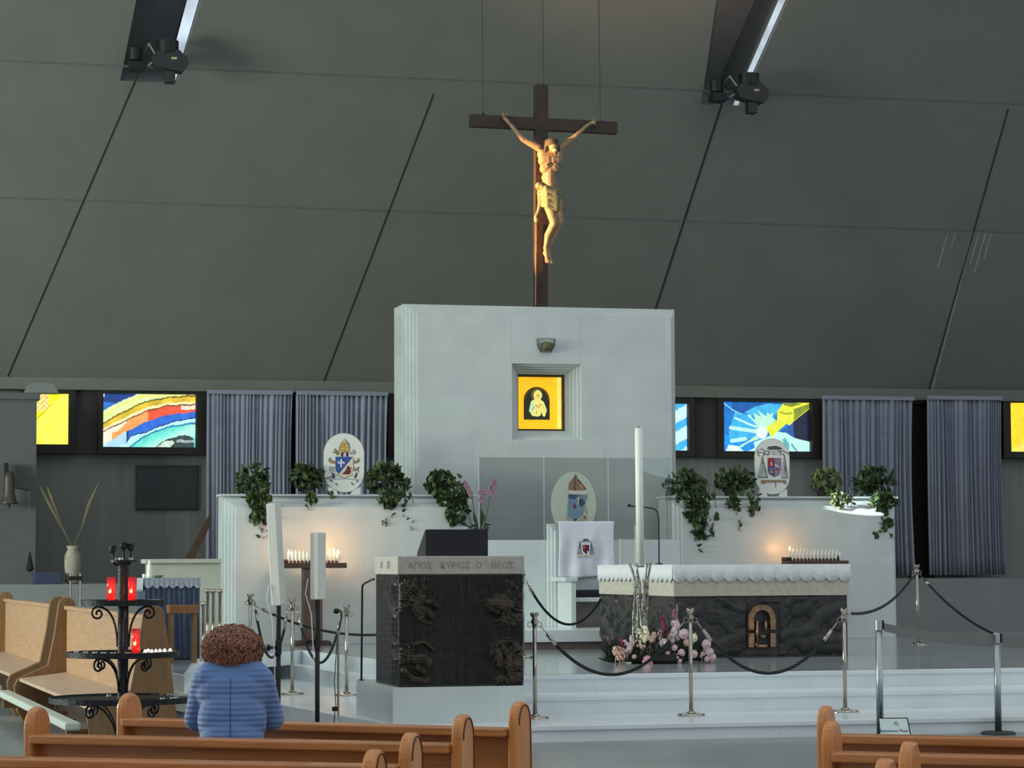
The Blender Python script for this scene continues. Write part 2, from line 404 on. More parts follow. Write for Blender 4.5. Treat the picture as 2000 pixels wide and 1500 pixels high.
for a, b, c, d, nm in ((L1, Rr1, TR1, TL1, 9), (L2, Rr2, TR2, TL2, 11)):       # deep roof slots; daylight on the right reveal put in as a glowing strip
    off = nrm*1.3; q = MB()
    q.add([a, b, c, d, a+off, b+off, c+off, d+off], [(4, 5, 6, 7), (0, 1, 5, 4), (3, 2, 6, 7), (0, 3, 7, 4), (1, 2, 6, 5)])
    o = q.build('trim_%d' % nm, mat('slot_lining', (120, 122, 124), .8, 0, .2, 1.5), fix=False); o.rotation_euler = (0, 0, TH); struct(o)
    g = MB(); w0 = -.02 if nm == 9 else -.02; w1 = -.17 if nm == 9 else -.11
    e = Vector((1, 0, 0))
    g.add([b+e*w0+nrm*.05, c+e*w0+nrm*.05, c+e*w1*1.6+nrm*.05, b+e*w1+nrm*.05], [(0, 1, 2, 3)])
    sk = mat('reveal_glow', (176, 186, 200), .4, 0, .25, 3, emis=.8)
    o = g.build('window_%d' % (7 if nm == 9 else 8), sk, fix=False); o.rotation_euler = (0, 0, TH); struct(o)  # strip of the reveal, its daylight given as glow of its own
# joints of the vault panels (narrow strips of dark sealant)
jm = mat('dark_joint', (38, 38, 38), .9); jf = mat('faint_joint', (94, 96, 92), .9); jw = mat('lime_streak', (126, 132, 134), .9, 0, .2, 8)
def joint(a, b, wd, m, nm, off=.008):
    q = MB(); d = (b-a).normalized(); sd = d.cross(nrm).normalized()*wd/2; f = -nrm*off
    q.add([a-sd+f, a+sd+f, b+sd+f, b-sd+f, a-sd, a+sd, b+sd, b-sd], [(0, 1, 2, 3), (0, 4, 5, 1), (1, 5, 6, 2), (2, 6, 7, 3), (3, 7, 4, 0)])
    o = q.build('trim_%d' % nm, m); o.rotation_euler = (0, 0, TH); struct(o)
def vj(pa, pb, wd, m, nm, off=.008): joint(cp(*pa), cp(*pb), wd, m, nm, off)
vj((10, 747), (273, 137), .022, jm, 20); vj((628, 756), (847, 183), .022, jm, 21); vj((1227, 768), (1411, 198), .03, jm, 22)
vj((1812, 768), (1969, 212), .024, jm, 23)
vj((-60, 384), (2100, 458), .03, jf, 24, .004); vj((-60, 116), (2100, 208), .03, jf, 25, .004)
vj((1819, 768), (1900, 455), .05, jw, 26, .004)
for i, (x, l) in enumerate(((1851, 70), (1912, 60), (1925, 76), (1936, 50), (1866, 30))):
    vj((x-.28*l, 455+l), (x, 455), .035, jw, 27+i, .004)
# roof edge beam above the windows
mb = MB().bx(-14, 34, 42.95, 43.6, 4.60, 4.80); suv('trim_40', mb, CONC)

# ------------------------------------------------------------------ stained windows
SG = colmat('stained_glass', .2, 1.25)
def lerp1(P, x):
    if x <= P[0][0]: return P[0][1]
    for a, b in zip(P, P[1:]):
        if x <= b[0]: return a[1]+(b[1]-a[1])*(x-a[0])/(b[0]-a[0])
    return P[-1][1]
def mixc(a, b, t): return tuple(x+(y-x)*t for x, y in zip(a, b))
def rainbow(s, t):
    x = 120+1710*s; y = 80+990*t; r = math.sin(x*.023+y*.011)*12+math.sin(x*.051-y*.03)*8; y += r*.5
    b0 = lerp1([(120, 420), (300, 290), (500, 200), (700, 105), (760, 70)], x)
    b1 = lerp1([(120, 640), (500, 420), (900, 220), (1300, 140), (1830, 95)], x)
    b2 = lerp1([(120, 790), (500, 600), (900, 400), (1300, 290), (1830, 262)], x)
    b3 = lerp1([(120, 1040), (500, 810), (900, 600), (1300, 460), (1830, 400)], x)
    b4 = lerp1([(120, 1100), (560, 1000), (640, 870), (900, 800), (1200, 670), (1500, 575), (1830, 520)], x)
    b5 = lerp1([(620, 1080), (850, 880), (1050, 790), (1300, 690), (1830, 600)], x)
    if x < 165 and y < 130: return (225, 230, 245)
    if inpoly(x, y, [(1080, 1075), (1180, 985), (1330, 905), (1520, 850), (1700, 835), (1790, 900), (1800, 1080)]):
        if inpoly(x, y, [(1120, 1066), (1250, 960), (1400, 925), (1440, 975), (1360, 1062)]): return (196, 214, 200)
        if 1480 < x < 1790 and 925 < y < 975 and (int(x/22)+int(y/16)) % 2: return (215, 225, 220)
        return (48, 66, 66)
    if y < b0: return (24, 58, 128) if y < 240 else (44, 110, 200)
    if y < b1-14: return mixc((226, 222, 110), (214, 236, 170), abs(math.sin((y-b0)*.025+x*.002)))
    if y < b1+14: return (96, 84, 20)
    if y < b1+14+(b2-b1)*.55: return mixc((232, 196, 52), (196, 170, 40), .5+.5*math.sin(x*.013))
    if y < b2-12: return (240, 230, 176)
    if y < b2+12: return (110, 62, 24)
    if y < b3:
        if x > 950: return (236, 214, 190) if (x > 1560 and y < b2+90) else (226, 84, 52)
        return (244, 226, 200) if (y-b2) < 90+30*math.sin(x*.02) and x < 560 or x < 300 else (246, 156, 84)
    if y < b4: return (40, 104, 206) if x > 600 and (b4-y) > 24 else ((20, 60, 130) if x > 560 else (168, 210, 236))
    if y < b5-14: return (176, 230, 238)
    if y < b5+20: return (30, 130, 160)
    return mixc((96, 212, 196), (176, 240, 220), .5+.5*math.sin(x*.006+y*.013))
def sunburst(s, t):
    x = 130+1640*s; y = 150+900*t
    ops = [('P', [(120, 700), (120, 1100), (700, 1100), (700, 850), (400, 830)], (20, 140, 226)),
        ('P', [(560, 330), (760, 230), (1000, 170), (1270, 180), (1160, 330), (1080, 470), (800, 470)], (64, 172, 220)),
        ('P', [(300, 560), (380, 330), (640, 390), (860, 600), (780, 760), (560, 860), (300, 900), (260, 720)], (54, 170, 222)),
        ('P', [(1460, 300), (1780, 150), (1780, 860), (1640, 850), (1460, 780)], (12, 20, 50)),
        ('P', [(1180, 700), (1460, 520), (1470, 790), (1320, 720)], (26, 84, 160)),
        ('L', [(380, 440), (760, 600)], 16, (190, 240, 235)), ('L', [(640, 390), (830, 590)], 18, (170, 236, 226)),
        ('L', [(300, 620), (760, 680)], 34, (176, 236, 216)), ('L', [(320, 860), (560, 820)], 34, (176, 240, 226)),
        ('P', [(780, 600), (720, 340), (880, 430), (790, 290), (960, 410), (980, 330), (1030, 380), (1100, 330), (1060, 420), (1140, 470), (960, 640)], (176, 240, 200)),
        ('P', [(720, 880), (960, 790), (1160, 690), (1320, 700), (1480, 800), (1780, 870), (1780, 1070), (560, 1070), (740, 980)], (178, 232, 222)),
        ('P', [(950, 620), (1160, 470), (1160, 330), (1270, 170), (1780, 140), (1780, 250), (1460, 500), (1400, 570), (1330, 540), (1050, 790)], (216, 222, 60)),
        ('P', [(1270, 160), (1640, 160), (1440, 230), (1300, 200)], (120, 128, 30)), ('P', [(1470, 270), (1760, 170), (1760, 250), (1470, 480)], (128, 138, 36)),
        ('L', [(1210, 320), (1330, 360), (1440, 340)], 14, (150, 160, 40)),
        ('P', [(440, 960), (620, 860), (760, 760), (830, 820), (700, 860), (480, 985)], (176, 236, 190)),
        ('P', [(560, 930), (640, 880), (730, 900), (720, 1000), (600, 1030), (500, 990)], (16, 130, 220)),
        ('P', [(1250, 830), (1310, 790), (1380, 920), (1390, 1030), (1290, 930)], (96, 170, 176)), ('L', [(1430, 920), (1520, 1040)], 20, (96, 160, 166)),
        ('P', [(190, 1070), (260, 930), (420, 950), (560, 1060)], (210, 240, 245)), ('L', [(150, 150), (340, 300), (500, 370)], 12, (120, 200, 240)),
        ('O', (870, 700, 112, 112), (214, 236, 226))]
    return paint(x, y, ops, (14, 112, 196) if x < 330 or y > 350 else (10, 84, 160))
def yellow1(s, t):
    if s < .5 and t < .42-.9*s*.3 and t < .36+.15*s: return (252, 226, 150) if (int(s*23)+int(t*31)) % 3 else (240, 176, 70)
    d = t-(.62-.75*s); return (250, 240, 0) if d < 0 else ((200, 180, 10) if d < .03 and s < .6 else (254, 244, 84))
def yellow2(s, t): return (250, 206, 20) if s+t < 1.0 and s < .5 else (226, 214, 90) if t > .6 else (246, 230, 60)
def pale(s, t): return (40, 120, 220) if .32 < t < .5 else (200, 236, 236) if t < .32 or t < .8 else (90, 150, 140)
def sky(s, t): return (60, 170, 235) if math.sin(s*9+t*14) > .35 else (190, 236, 252)
def window(n, x0, y0, x1, y1, fn, fr, nx, ny, z_round=0):
    """fr = outer frame rectangle in the same pixels"""
    v = 43.0; u0, zt = uz(x0, y0, v); u1, zb = uz(x1, y1, v); U0, ZT = uz(fr[0], fr[1], v); U1, ZB = uz(fr[2], fr[3], v)
    m = MB(); m.bx(U0, u0, 42.98, 43.19, ZB, ZT); m.bx(u1, U1, 42.98, 43.19, ZB, ZT); m.bx(u0, u1, 42.98, 43.19, zt, ZT); m.bx(u0, u1, 42.98, 43.19, ZB, zb)
    m.bx(u0-.02, u0+.01, 43.0, 43.14, zb, zt); m.bx(u1-.01, u1+.02, 43.0, 43.14, zb, zt)
    f = m.build('window_%d' % n, FRAME, bevel=.006); f.rotation_euler = (0, 0, TH); struct(f)
    painted('pane', u1-u0, zt-zb, nx, ny, fn, SG, f, 43.12, u0, zb)
window(1, 58, 768, 135, 868, yellow1, (40, 757, 147, 886), 40, 50)
window(2, 201, 768, 384, 874, rainbow, (192, 758, 402, 888), 170, 100)
window(3, 776, 778, 860, 875, pale, (757, 768, 880, 890), 30, 30)
window(4, 1240, 787, 1347, 880, sky, (1220, 774, 1358, 893), 40, 36)
window(5, 1413, 784, 1587, 882, sunburst, (1402, 776, 1607, 895), 170, 95)
window(6, 1973, 786, 2110, 883, yellow2, (1958, 778, 2125, 896), 50, 36)
for n, a, b in ((41, 147, 192), (42, 1358, 1402)):     # mullion infill between neighbouring windows
    u0, zt = uz(a, 762 if a < 900 else 776, 43.06); u1, zb = uz(b, 886 if a < 900 else 893, 43.06)
    suv('trim_%d' % n, MB().bx(u0, u1, 43.06, 43.19, zb, zt), mat('dark_panel', (44, 42, 38), .7))
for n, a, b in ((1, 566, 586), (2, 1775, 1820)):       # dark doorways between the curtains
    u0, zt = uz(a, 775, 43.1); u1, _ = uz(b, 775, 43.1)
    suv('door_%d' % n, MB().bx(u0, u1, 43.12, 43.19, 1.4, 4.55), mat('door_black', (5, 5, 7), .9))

# ------------------------------------------------------------------ curtains
def curtain(x0, x1, ytop, zb, lab, seed):
    random.seed(seed); v = 42.75; u0, zt = uz(x0, ytop, v); u1, _ = uz(x1, ytop, v); n = 180; rows = 10
    wd = []; p = 0
    while p < n+10: wd.append(p); p += random.choice((5, 6, 8, 11, 14))
    vs = []; fs = []
    ph = []; k = 0
    for i in range(n+1):
        while k+1 < len(wd) and wd[k+1] <= i: k += 1
        ph.append((k + (i-wd[k])/(wd[k+1]-wd[k] if k+1 < len(wd) else 5)))
    amp = [random.uniform(.02, .085) for _ in wd]
    t = thing('curtain', lab, 'curtain', S(u0, v, zb), TH)
    for j in range(rows+1):
        q = j/rows
        for i in range(n+1):
            a = amp[int(ph[i]) % len(amp)]*(.45+.55*(1-q))
            nar = 1-.02*math.sin(q*3.1)
            vs.append(((u1-u0)*i/n*nar, a*math.cos(2*math.pi*ph[i]) + .02*math.sin(i*.1+q*3), (zt-zb)*q))
    for j in range(rows):
        for i in range(n): a = j*(n+1)+i; fs.append((a, a+1, a+n+2, a+n+1))
    m = MB(); m.add(vs, fs); o = m.build('drape', CURT, t, smooth=True); so = o.modifiers.new('s', 'SOLIDIFY'); so.thickness = .006
    m = MB(); m.bx(0, u1-u0, -.05, .05, zt-zb-.03, zt-zb+.04); m.build('curtain_rail', CURT, t)
curtain(405, 571, 766, 1.42, 'long grey curtain left of the narrow dark gap, beside the rainbow window', 1)
curtain(579, 757, 768, 1.42, 'long grey curtain behind the oval crest with the blue shield', 2)
curtain(1607, 1784, 777, 1.45, 'long grey curtain beside the sunburst window, left of the black doorway', 3)
curtain(1811, 1957, 777, 1.45, 'long grey curtain right of the black doorway, beside the yellow window at the edge', 4)

# ================================================================== MARBLE FURNITURE
def stepped(mb, u0, u1, zb, zt, vf, vb, hole=None, n=5, ins=.04, dep=.08):
    """stepped slab; hole = (ou0,ou1,oz0,oz1, iu0,iu1,iz0,iz1) for a niche stepping inwards"""
    for k in range(n):                                  # k = 0 back layer ... n-1 front
        a, b, c, d = u0+ins*k, u1-ins*k, zb, zt-ins*k; y0 = vf+dep*(n-1-k); y1 = y0+dep
        if hole is None: mb.bx(a, b, y0, y1, c, d)
        else:
            t = k/(n-1); h = [hole[4+i]+(hole[i]-hole[4+i])*t for i in range(4)]
            mb.bx(a, h[0], y0, y1, c, d); mb.bx(h[1], b, y0, y1, c, d); mb.bx(h[0], h[1], y0, y1, c, h[2]); mb.bx(h[0], h[1], y0, y1, h[3], d)
    y0 = vf+dep*n
    if hole is None: mb.bx(u0, u1, y0, vb, zb, zt)
    else:
        mb.bx(u0, hole[4], y0, vb, zb, zt); mb.bx(hole[5], u1, y0, vb, zb, zt); mb.bx(hole[4], hole[5], y0, vb, zb, hole[6]); mb.bx(hole[4], hole[5], y0, vb, hole[7], zt)
        mb.bx(hole[4], hole[5], vb-.1, vb, hole[6], hole[7])
VW = 36.9
def low_wall(x0, x1, ytop, lab):
    u0, zt = uz(x0, ytop, VW+.32); u1, _ = uz(x1, ytop, VW+.32)
    t = sthing('stepped_marble_wall', lab, 'wall', u0, VW, ZP)
    m = MB(); stepped(m, 0, u1-u0, 0, zt-ZP-.03, 0, .7); m.build('wall_body', MARBLE, t, bevel=.004)
    MB().bx(-.03, u1-u0+.03, .25, .74, zt-ZP-.03, zt-ZP).build('coping', MARBLE, t, bevel=.004)
    return zt
ZL = low_wall(433, 925, 965, 'low white marble wall with stepped edge carrying the plants on the left')
ZR = low_wall(1300, 1747, 969, 'low white marble wall carrying the plants and crest on the right')
VS = 37.9
us0, zs = uz(786, 594, VS+.35); us1, _ = uz(1316, 594, VS+.35)
hO = uz(1000, 710, VS)+uz(1136, 860, VS); hI = uz(1011, 730, VS+.32)+uz(1106, 842, VS+.32)
t = sthing('marble_stele', 'tall white marble slab with stepped frame and lit niche under the cross', 'monument', us0, VS, ZP)
hole = (hO[0]-us0, hO[2]-us0, hO[3]-ZP, hO[1]-ZP, hI[0]-us0, hI[2]-us0, hI[3]-ZP, hI[1]-ZP)
m = MB(); stepped(m, 0, us1-us0, 0, zs-ZP, 0, 1.0, hole); m.build('slab', MARBLE, t, bevel=.004)
# lit reliquary with a generic bust in relief
iu0, iz1, iu1, iz0 = hI[0], hI[1], hI[2], hI[3]; W_, H_ = iu1-iu0, iz1-iz0
t = sthing('lit_icon_case', 'glowing amber case with a small arched picture of a veiled woman', 'icon', (iu0+iu1)/2, VS+.42, iz0)
m = MB(); b_ = .035
m.bx(-W_/2+.002, -W_/2+b_, 0, .2, 0.002, H_-.002); m.bx(W_/2-b_, W_/2-.002, 0, .2, .002, H_-.002); m.bx(-W_/2+b_, W_/2-b_, 0, .2, H_-b_, H_-.002); m.bx(-W_/2+b_, W_/2-b_, 0, .2, .002, b_)
m.build('case_frame', mat('case_bronze', (84, 76, 50), .45, .4), t, bevel=.003)
AMB = mat('amber_glow', (250, 182, 18), .4, 0, .05, 5, emis=1.0)
MB().bx(-W_/2+b_, W_/2-b_, .10, .19, b_, H_-b_).build('amber_panel', AMB, t)
MB().bx(W_/2-b_-.05, W_/2-b_, .06, .10, b_, H_-b_).build('amber_side', mat('amber_pale', (252, 212, 110), .4, emis=1.0), t)
def bust(s, t_):
    x = 235+440*s; y = 550+550*t_
    if y < 770 and ((x-455)/220)**2+((y-770)/220)**2 > 1: return None
    if ((x-455)/205)**2+((y-770)/205)**2 > 1 and y < 770: return (120, 70, 10)
    ops = [('O', (455, 680, 100, 104), (112, 128, 50)), ('O', (460, 685, 86, 90), (24, 30, 16)),
        ('P', [(370, 1050), (310, 960), (345, 800), (390, 760), (520, 760), (580, 800), (636, 940), (600, 1060), (560, 1050), (540, 980), (520, 1040), (470, 1060)], (246, 240, 130)),
        ('P', [(345, 800), (400, 800), (420, 900), (360, 1010), (312, 950)], (210, 236, 190)), ('O', (470, 690, 78, 92), (250, 238, 120)),
        ('O', (478, 710, 40, 52), (244, 222, 130)), ('L', [(470, 690), (490, 690)], 9, (170, 140, 60)), ('L', [(440, 860), (480, 900), (520, 850)], 18, (226, 176, 90)),
        ('L', [(360, 950), (410, 890)], 6, (90, 130, 80)), ('L', [(450, 960), (440, 1010)], 6, (120, 120, 60)), ('L', [(540, 840), (600, 940)], 6, (200, 190, 90))]
    return paint(x, y, ops, (28, 34, 14))
ax0 = uz(1025, 800, VS+.5)[0]-(iu0+iu1)/2; ax1 = uz(1072, 800, VS+.5)[0]-(iu0+iu1)/2
az0 = uz(1040, 818, VS+.5)[1]-iz0; az1 = uz(1040, 757, VS+.5)[1]-iz0
m = MB(); ax_, aw = (ax0+ax1)/2, (ax1-ax0)/2
m.prism([(ax0-.012, az0-.012)]+[(ax_+(aw+.012)*math.cos(a), az1-aw+(aw+.012)*math.sin(a)) for a in [math.pi*(1-i/16) for i in range(17)]][::-1][::-1]+[(ax1+.012, az0-.012)], .075, .10)
m.build('icon_panel', mat('icon_wood', (60, 40, 12), .5, emis=.2), t)
painted('picture', ax1-ax0, az1-az0, 60, 80, bust, colmat('icon_glow', .5, .95), t, .073, ax0, az0)
# wall light above the niche
u_, z_ = uz(1066, 688, VS); t = sthing('wire_basket_lamp', 'small half-round wire lamp on the marble above the lit niche', 'lamp', u_, VS, z_)
m = MB()
for i in range(15):
    a = math.pi*i/14; m.tube([(.14*math.cos(a), -.13*math.sin(a)-.01, .20), (.135*math.cos(a), -.12*math.sin(a)-.01, .1), (.08*math.cos(a), -.07*math.sin(a)-.005, 0)], .0035, 5)
for r_, z in ((.145, .2), (.14, .12), (.085, .0)):
    m.tube([(r_*math.cos(math.pi*i/16), -r_*.92*math.sin(math.pi*i/16)-.005, z) for i in range(17)], .004, 5)
m.build('wire_basket', IRON, t)
m = MB(); m.lathe([(.03, .02), (.085, .05), (.09, .13), (.05, .15)], 16, None, 0, -.06); m.build('lamp_bowl', mat('moss_bowl', (96, 98, 66), .7, 0, .4, 40), t, smooth=True)

# ------------------------------------------------------------------ dais, backdrop, glass, chair
u0 = uz(905, 1200, 33.4)[0]; u1 = UV(S(0, 0))[0]
u1 = 11.6
t = sthing('chair_dais', 'two-tier white and brown marble step under the marble chair', 'step', u0, 33.4, ZP)
MB().bx(-.02, u1-u0, .05, 2.6, 0, .10).build('lower_tier', mat('brown_marble', (112, 102, 98), .3, 0, .2, 3), t)
MB().bx(0, u1-u0, 0, 2.6, .10, .262).build('upper_tier', STEPM, t, bevel=.006)
ZD = ZP+.262
ub0, zb_ = uz(905, 1055, 35.35); ub1, _ = uz(1326, 1055, 35.35)
t = sthing('marble_backdrop', 'plain white marble panel behind the draped chair', 'panel', ub0, 35.3, ZD)
MB().bx(0, ub1-ub0, 0, .3, 0, zb_-ZD).build('slab', MARBLE, t, bevel=.005)
ug0, zg = uz(935, 893, 36.25); ug1, _ = uz(1311, 893, 36.25)
t = sthing('glass_screen', 'tall clear glass screen between the low walls in front of the marble slab', 'screen', ug0, 36.25, ZP)
n = 3
for i in range(n):
    a = (ug1-ug0)*i/n; b = (ug1-ug0)*(i+1)/n
    p = MB().bx(a+.004, b-.004, 0, .012, 0, zg-ZP).build('glass_pane', mat('shade_tinted_glass', (66, 74, 76), .04, alpha=.26), t)  # grey tint also carries the reflections and shadow seen behind the panes
    e = MB(); e.bx(a+.001, a+.006, -.001, .013, 0, zg-ZP); e.build('pane_edge', GEDGE, p)
MB().bx(0, ug1-ug0, -.03, .04, 0, .05).build('floor_channel', STEEL, t)
VC = 34.35
uc0 = uz(1090, 1100, 35.1)[0]; uc1 = uz(1197, 1100, 35.1)[0]; ucm = (uc0+uc1)/2; hw = (uc1-uc0)/2; zc = uz(1140, 1020, 35.1)[1]
t = sthing('marble_chair', 'white marble bishop chair with stepped back and dark cushion', 'chair', ucm, VC, ZD)
hb = zc-ZD
m = MB()
for k in range(3): m.bx(-hw-.12+.04*k, hw+.02, .86-.05*k, .94, 0, hb-.05*k-.02 if k else hb-.02)
m.build('backrest', MARBLE, t, bevel=.005)
for s_ in (-1, 1):
    x = s_*(hw-.02); MB().bx(x-.035, x+.035, 0, .74, 0, .64).build('side_panel', MARBLE, t, bevel=.005)
    MB().bx(x-.13 if s_ < 0 else x-.05, x+.05 if s_ < 0 else x+.13, -.04, .76, .64, .70).build('armrest', MARBLE, t, bevel=.006)
MB().bx(-hw+.02, hw-.02, .06, .80, .36, .42).build('seat', MARBLE, t, bevel=.005)
MB().bx(-hw+.03, hw-.03, .08, .78, .42, .52).build('cushion', mat('navy_cushion', (20, 22, 38), .8), t, bevel=.03)
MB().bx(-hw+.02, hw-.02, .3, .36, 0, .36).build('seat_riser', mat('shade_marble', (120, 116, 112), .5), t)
# cloth over the chair back
t = sthing('chair_cloth', 'white cloth with a small bishop crest hung over the marble chair back', 'cloth', ucm, VC+.70, zc+.012)
nx, nz = 40, 30; vs = []; fs = []; CH = zc-uz(1140, 1128, 35.05)[1]
for j in range(nz+1):
    for i in range(nx+1):
        s_ = i/nx; q = j/nz; x = -hw-.005+(2*hw+.01)*s_
        if j < 3: vs.append((x, .20-.20*j/3.0, .004*math.sin(s_*9)))
        else:
            qq = (j-3)/(nz-3); vs.append((x+.006*math.sin(qq*5+s_*3), -.012-.018*math.sin(s_*11+qq*4)*qq-.01*math.sin(s_*23)*qq, -CH*qq*(1+.02*math.sin(s_*5))))
for j in range(nz):
    for i in range(nx): a = j*(nx+1)+i; fs.append((a, a+1, a+nx+2, a+nx+1))
m = MB(); m.add(vs, fs); o = m.build('drape', LINEN, t, smooth=True); o.modifiers.new('s', 'SOLIDIFY').thickness = .006
def cl_crest(s, t_):
    x = 550+290*s; y = 430+340*t_
    ops = [('P', [(648, 470), (660, 442), (700, 432), (740, 445), (752, 470)], (84, 100, 96)), ('L', [(600, 490), (650, 480), (700, 474), (760, 480), (790, 500)], 6, (70, 90, 90)),
        ('P', [(632, 535), (700, 520), (762, 535), (766, 640), (740, 690), (700, 705), (655, 690), (632, 640)], (228, 226, 220)),
        ('P', [(642, 540), (700, 532), (752, 540), (754, 630), (700, 692), (645, 630)], (90, 34, 66)), ('P', [(642, 540), (696, 534), (690, 600), (646, 610)], (150, 40, 60)),
        ('L', [(720, 640), (740, 670)], 7, (226, 200, 190)), ('L', [(700, 590), (730, 600)], 8, (60, 40, 90)), ('L', [(660, 580), (680, 570)], 6, (210, 140, 150)),
        ('L', [(600, 490), (560, 690)], 5, (60, 84, 88)), ('L', [(600, 490), (592, 690)], 5, (60, 84, 88)), ('L', [(605, 490), (625, 690)], 5, (60, 84, 88)), ('L', [(600, 600), (580, 690)], 5, (60, 84, 88)),
        ('L', [(790, 500), (830, 690)], 5, (60, 84, 88)), ('L', [(790, 500), (800, 690)], 5, (60, 84, 88)), ('L', [(790, 500), (768, 690)], 5, (60, 84, 88)),
        ('L', [(560, 725), (630, 705), (760, 705), (830, 735)], 11, (206, 198, 176)), ('L', [(570, 745), (600, 725)], 6, (110, 100, 90)), ('L', [(694, 700), (696, 765)], 5, (90, 90, 90))]
    return paint(x, y, ops, None)
cx0 = uz(1126, 1090, 35.02)[0]-ucm; cx1 = uz(1160.5, 1090, 35.02)[0]-ucm; cz1 = uz(1140, 1051.5, 35.02)[1]-zc-.012; cz0 = uz(1140, 1092.5, 35.02)[1]-zc-.012
painted('embroidered_crest', cx1-cx0, cz1-cz0, 70, 82, cl_crest, colmat('embroidery', .8), t, -.052, cx0, cz0)
# ------------------------------------------------------------------ altar
ua, va, wa, da = 9.38, 29.61, 2.27, 3.28
t = sthing('altar', 'large stone altar on a dark bronze relief base with arched bronze emblem', 'altar', ua, va, ZP)
zt_, zm = 1.645-ZP, 1.27-ZP
MB().bx(.03, wa-.03, .03, da-.03, 0, zm+.01).build('bronze_base', BRONZE, t)
MB().bx(0, wa, 0, da, zm, zt_).build('mensa', ALTST, t, bevel=.008)
random.seed(3)
def rnd_strokes(n, w, h, seed):
    random.seed(seed); o = []
    for _ in range(n):
        x, y = random.uniform(.05, w-.05), random.uniform(.08, h-.08); a = random.uniform(0, 6.3); L = []
        for k in range(6): L.append((x, y)); a += random.uniform(-.7, .7); x += .09*math.cos(a); y += .07*math.sin(a)
        o.append((L, random.uniform(.04, .10), random.uniform(.02, .045)))
    return o
sf = strokes_h(rnd_strokes(34, wa, zm, 5)); ss = strokes_h(rnd_strokes(30, da, zm, 9))
def mask(fn, w, h, arch=True):
    def f(s, t_):
        x, y = s*w, t_*h
        if arch and abs(x-1.13) < .22 and y > .08: return .004
        return .004+fn(x, y)
    return f
relief('front_relief', .04, wa-.04, .02, zm-.005, 150, 50, mask(sf, wa, zm), BRONZE, t, 'y', .03)
relief('side_relief', .04, da-.04, .02, zm-.005, 150, 50, mask(ss, da, zm, False), BRONZE, t, 'x', .03)
m = MB(); axc = uz(1486, 1200, va)[0]-ua; zb0 = uz(1486, 1264, va)[1]-ZP; zb1 = uz(1486, 1181, va)[1]-ZP; ro, ri = .172, .105
zc_ = zb1-ro
ring = arc(axc, zc_, ro, 0, 180, 20)+arc(axc, zc_, ri, 180, 0, 20)
for i in range(20):
    a, b = math.pi*i/20, math.pi*(i+1)/20
    m.prism([(axc+ro*math.cos(a), zc_+ro*math.sin(a)), (axc+ro*math.cos(b), zc_+ro*math.sin(b)), (axc+ri*math.cos(b), zc_+ri*math.sin(b)), (axc+ri*math.cos(a), zc_+ri*math.sin(a))], -.055, .02)
for s_ in (-1, 1):
    m.bx(axc+s_*ri, axc+s_*ro, -.055, .02, zb0+.16, zc_-.05) if False else None
    m.bx(axc+s_*ri, axc+s_*ro, -.055, .02, zb0, zb0+.17); m.bx(axc+s_*ri, axc+s_*ro, -.055, .02, zb0+.21, zc_)
m.build('bronze_arch', GOLDBR, t, bevel=.004)
m = MB(); m.bx(axc-.075, axc-.055, -.06, .0, zb0+.06, zb0+.32); m.ell((axc+.05, -.03, zb0+.26), (.018, .025, .07)); m.ell((axc+.01, -.04, zb0+.13), (.04, .02, .022)); m.bx(axc-.07, axc+.06, -.05, 0, zb0-.005, zb0+.03)
m.tube([(axc-.07, -.05, zb0), (axc-.08, -.05, zb0+.05)], .01); m.build('arch_figure', GOLDBR, t, smooth=True)
# lace cloth with scalloped hem
t = sthing('altar_cloth', 'white lace cloth with scalloped hem lying over the altar', 'cloth', ua, va, 1.645+.004)
m = MB(); m.bx(-.012, wa+.012, -.012, da+.012, 0, .006)
m.build('top_cloth', LACE, t)
def hem(L, n, axis, off, name):
    m = MB(); N = n*12; vs = []; fs = []
    for i in range(N+1):
        s_ = i/N; fr = (s_*n) % 1; d = -.155-.055*math.sin(math.pi*fr)**.7; x = -.012+(L+.024)*s_; wv = .004*math.sin(s_*60)+.003*math.sin(s_*23)
        for (o_, z) in ((0, .005), (0.002+wv, d*.5), (.004+wv, d)):
            y = -off-o_-.004 if off >= 0 else off
            vs.append((x, y, z) if axis == 'x' else (y, x, z))
    for i in range(N):
        for j in range(2): a = i*3+j; fs.append((a, a+3, a+4, a+1))
    m.add(vs, fs); o = m.build(name, LACE, t, smooth=True); o.modifiers.new('s', 'SOLIDIFY').thickness = .003
hem(wa, 14, 'x', .012, 'front_hem'); hem(da, 17, 'y', .012, 'side_hem')

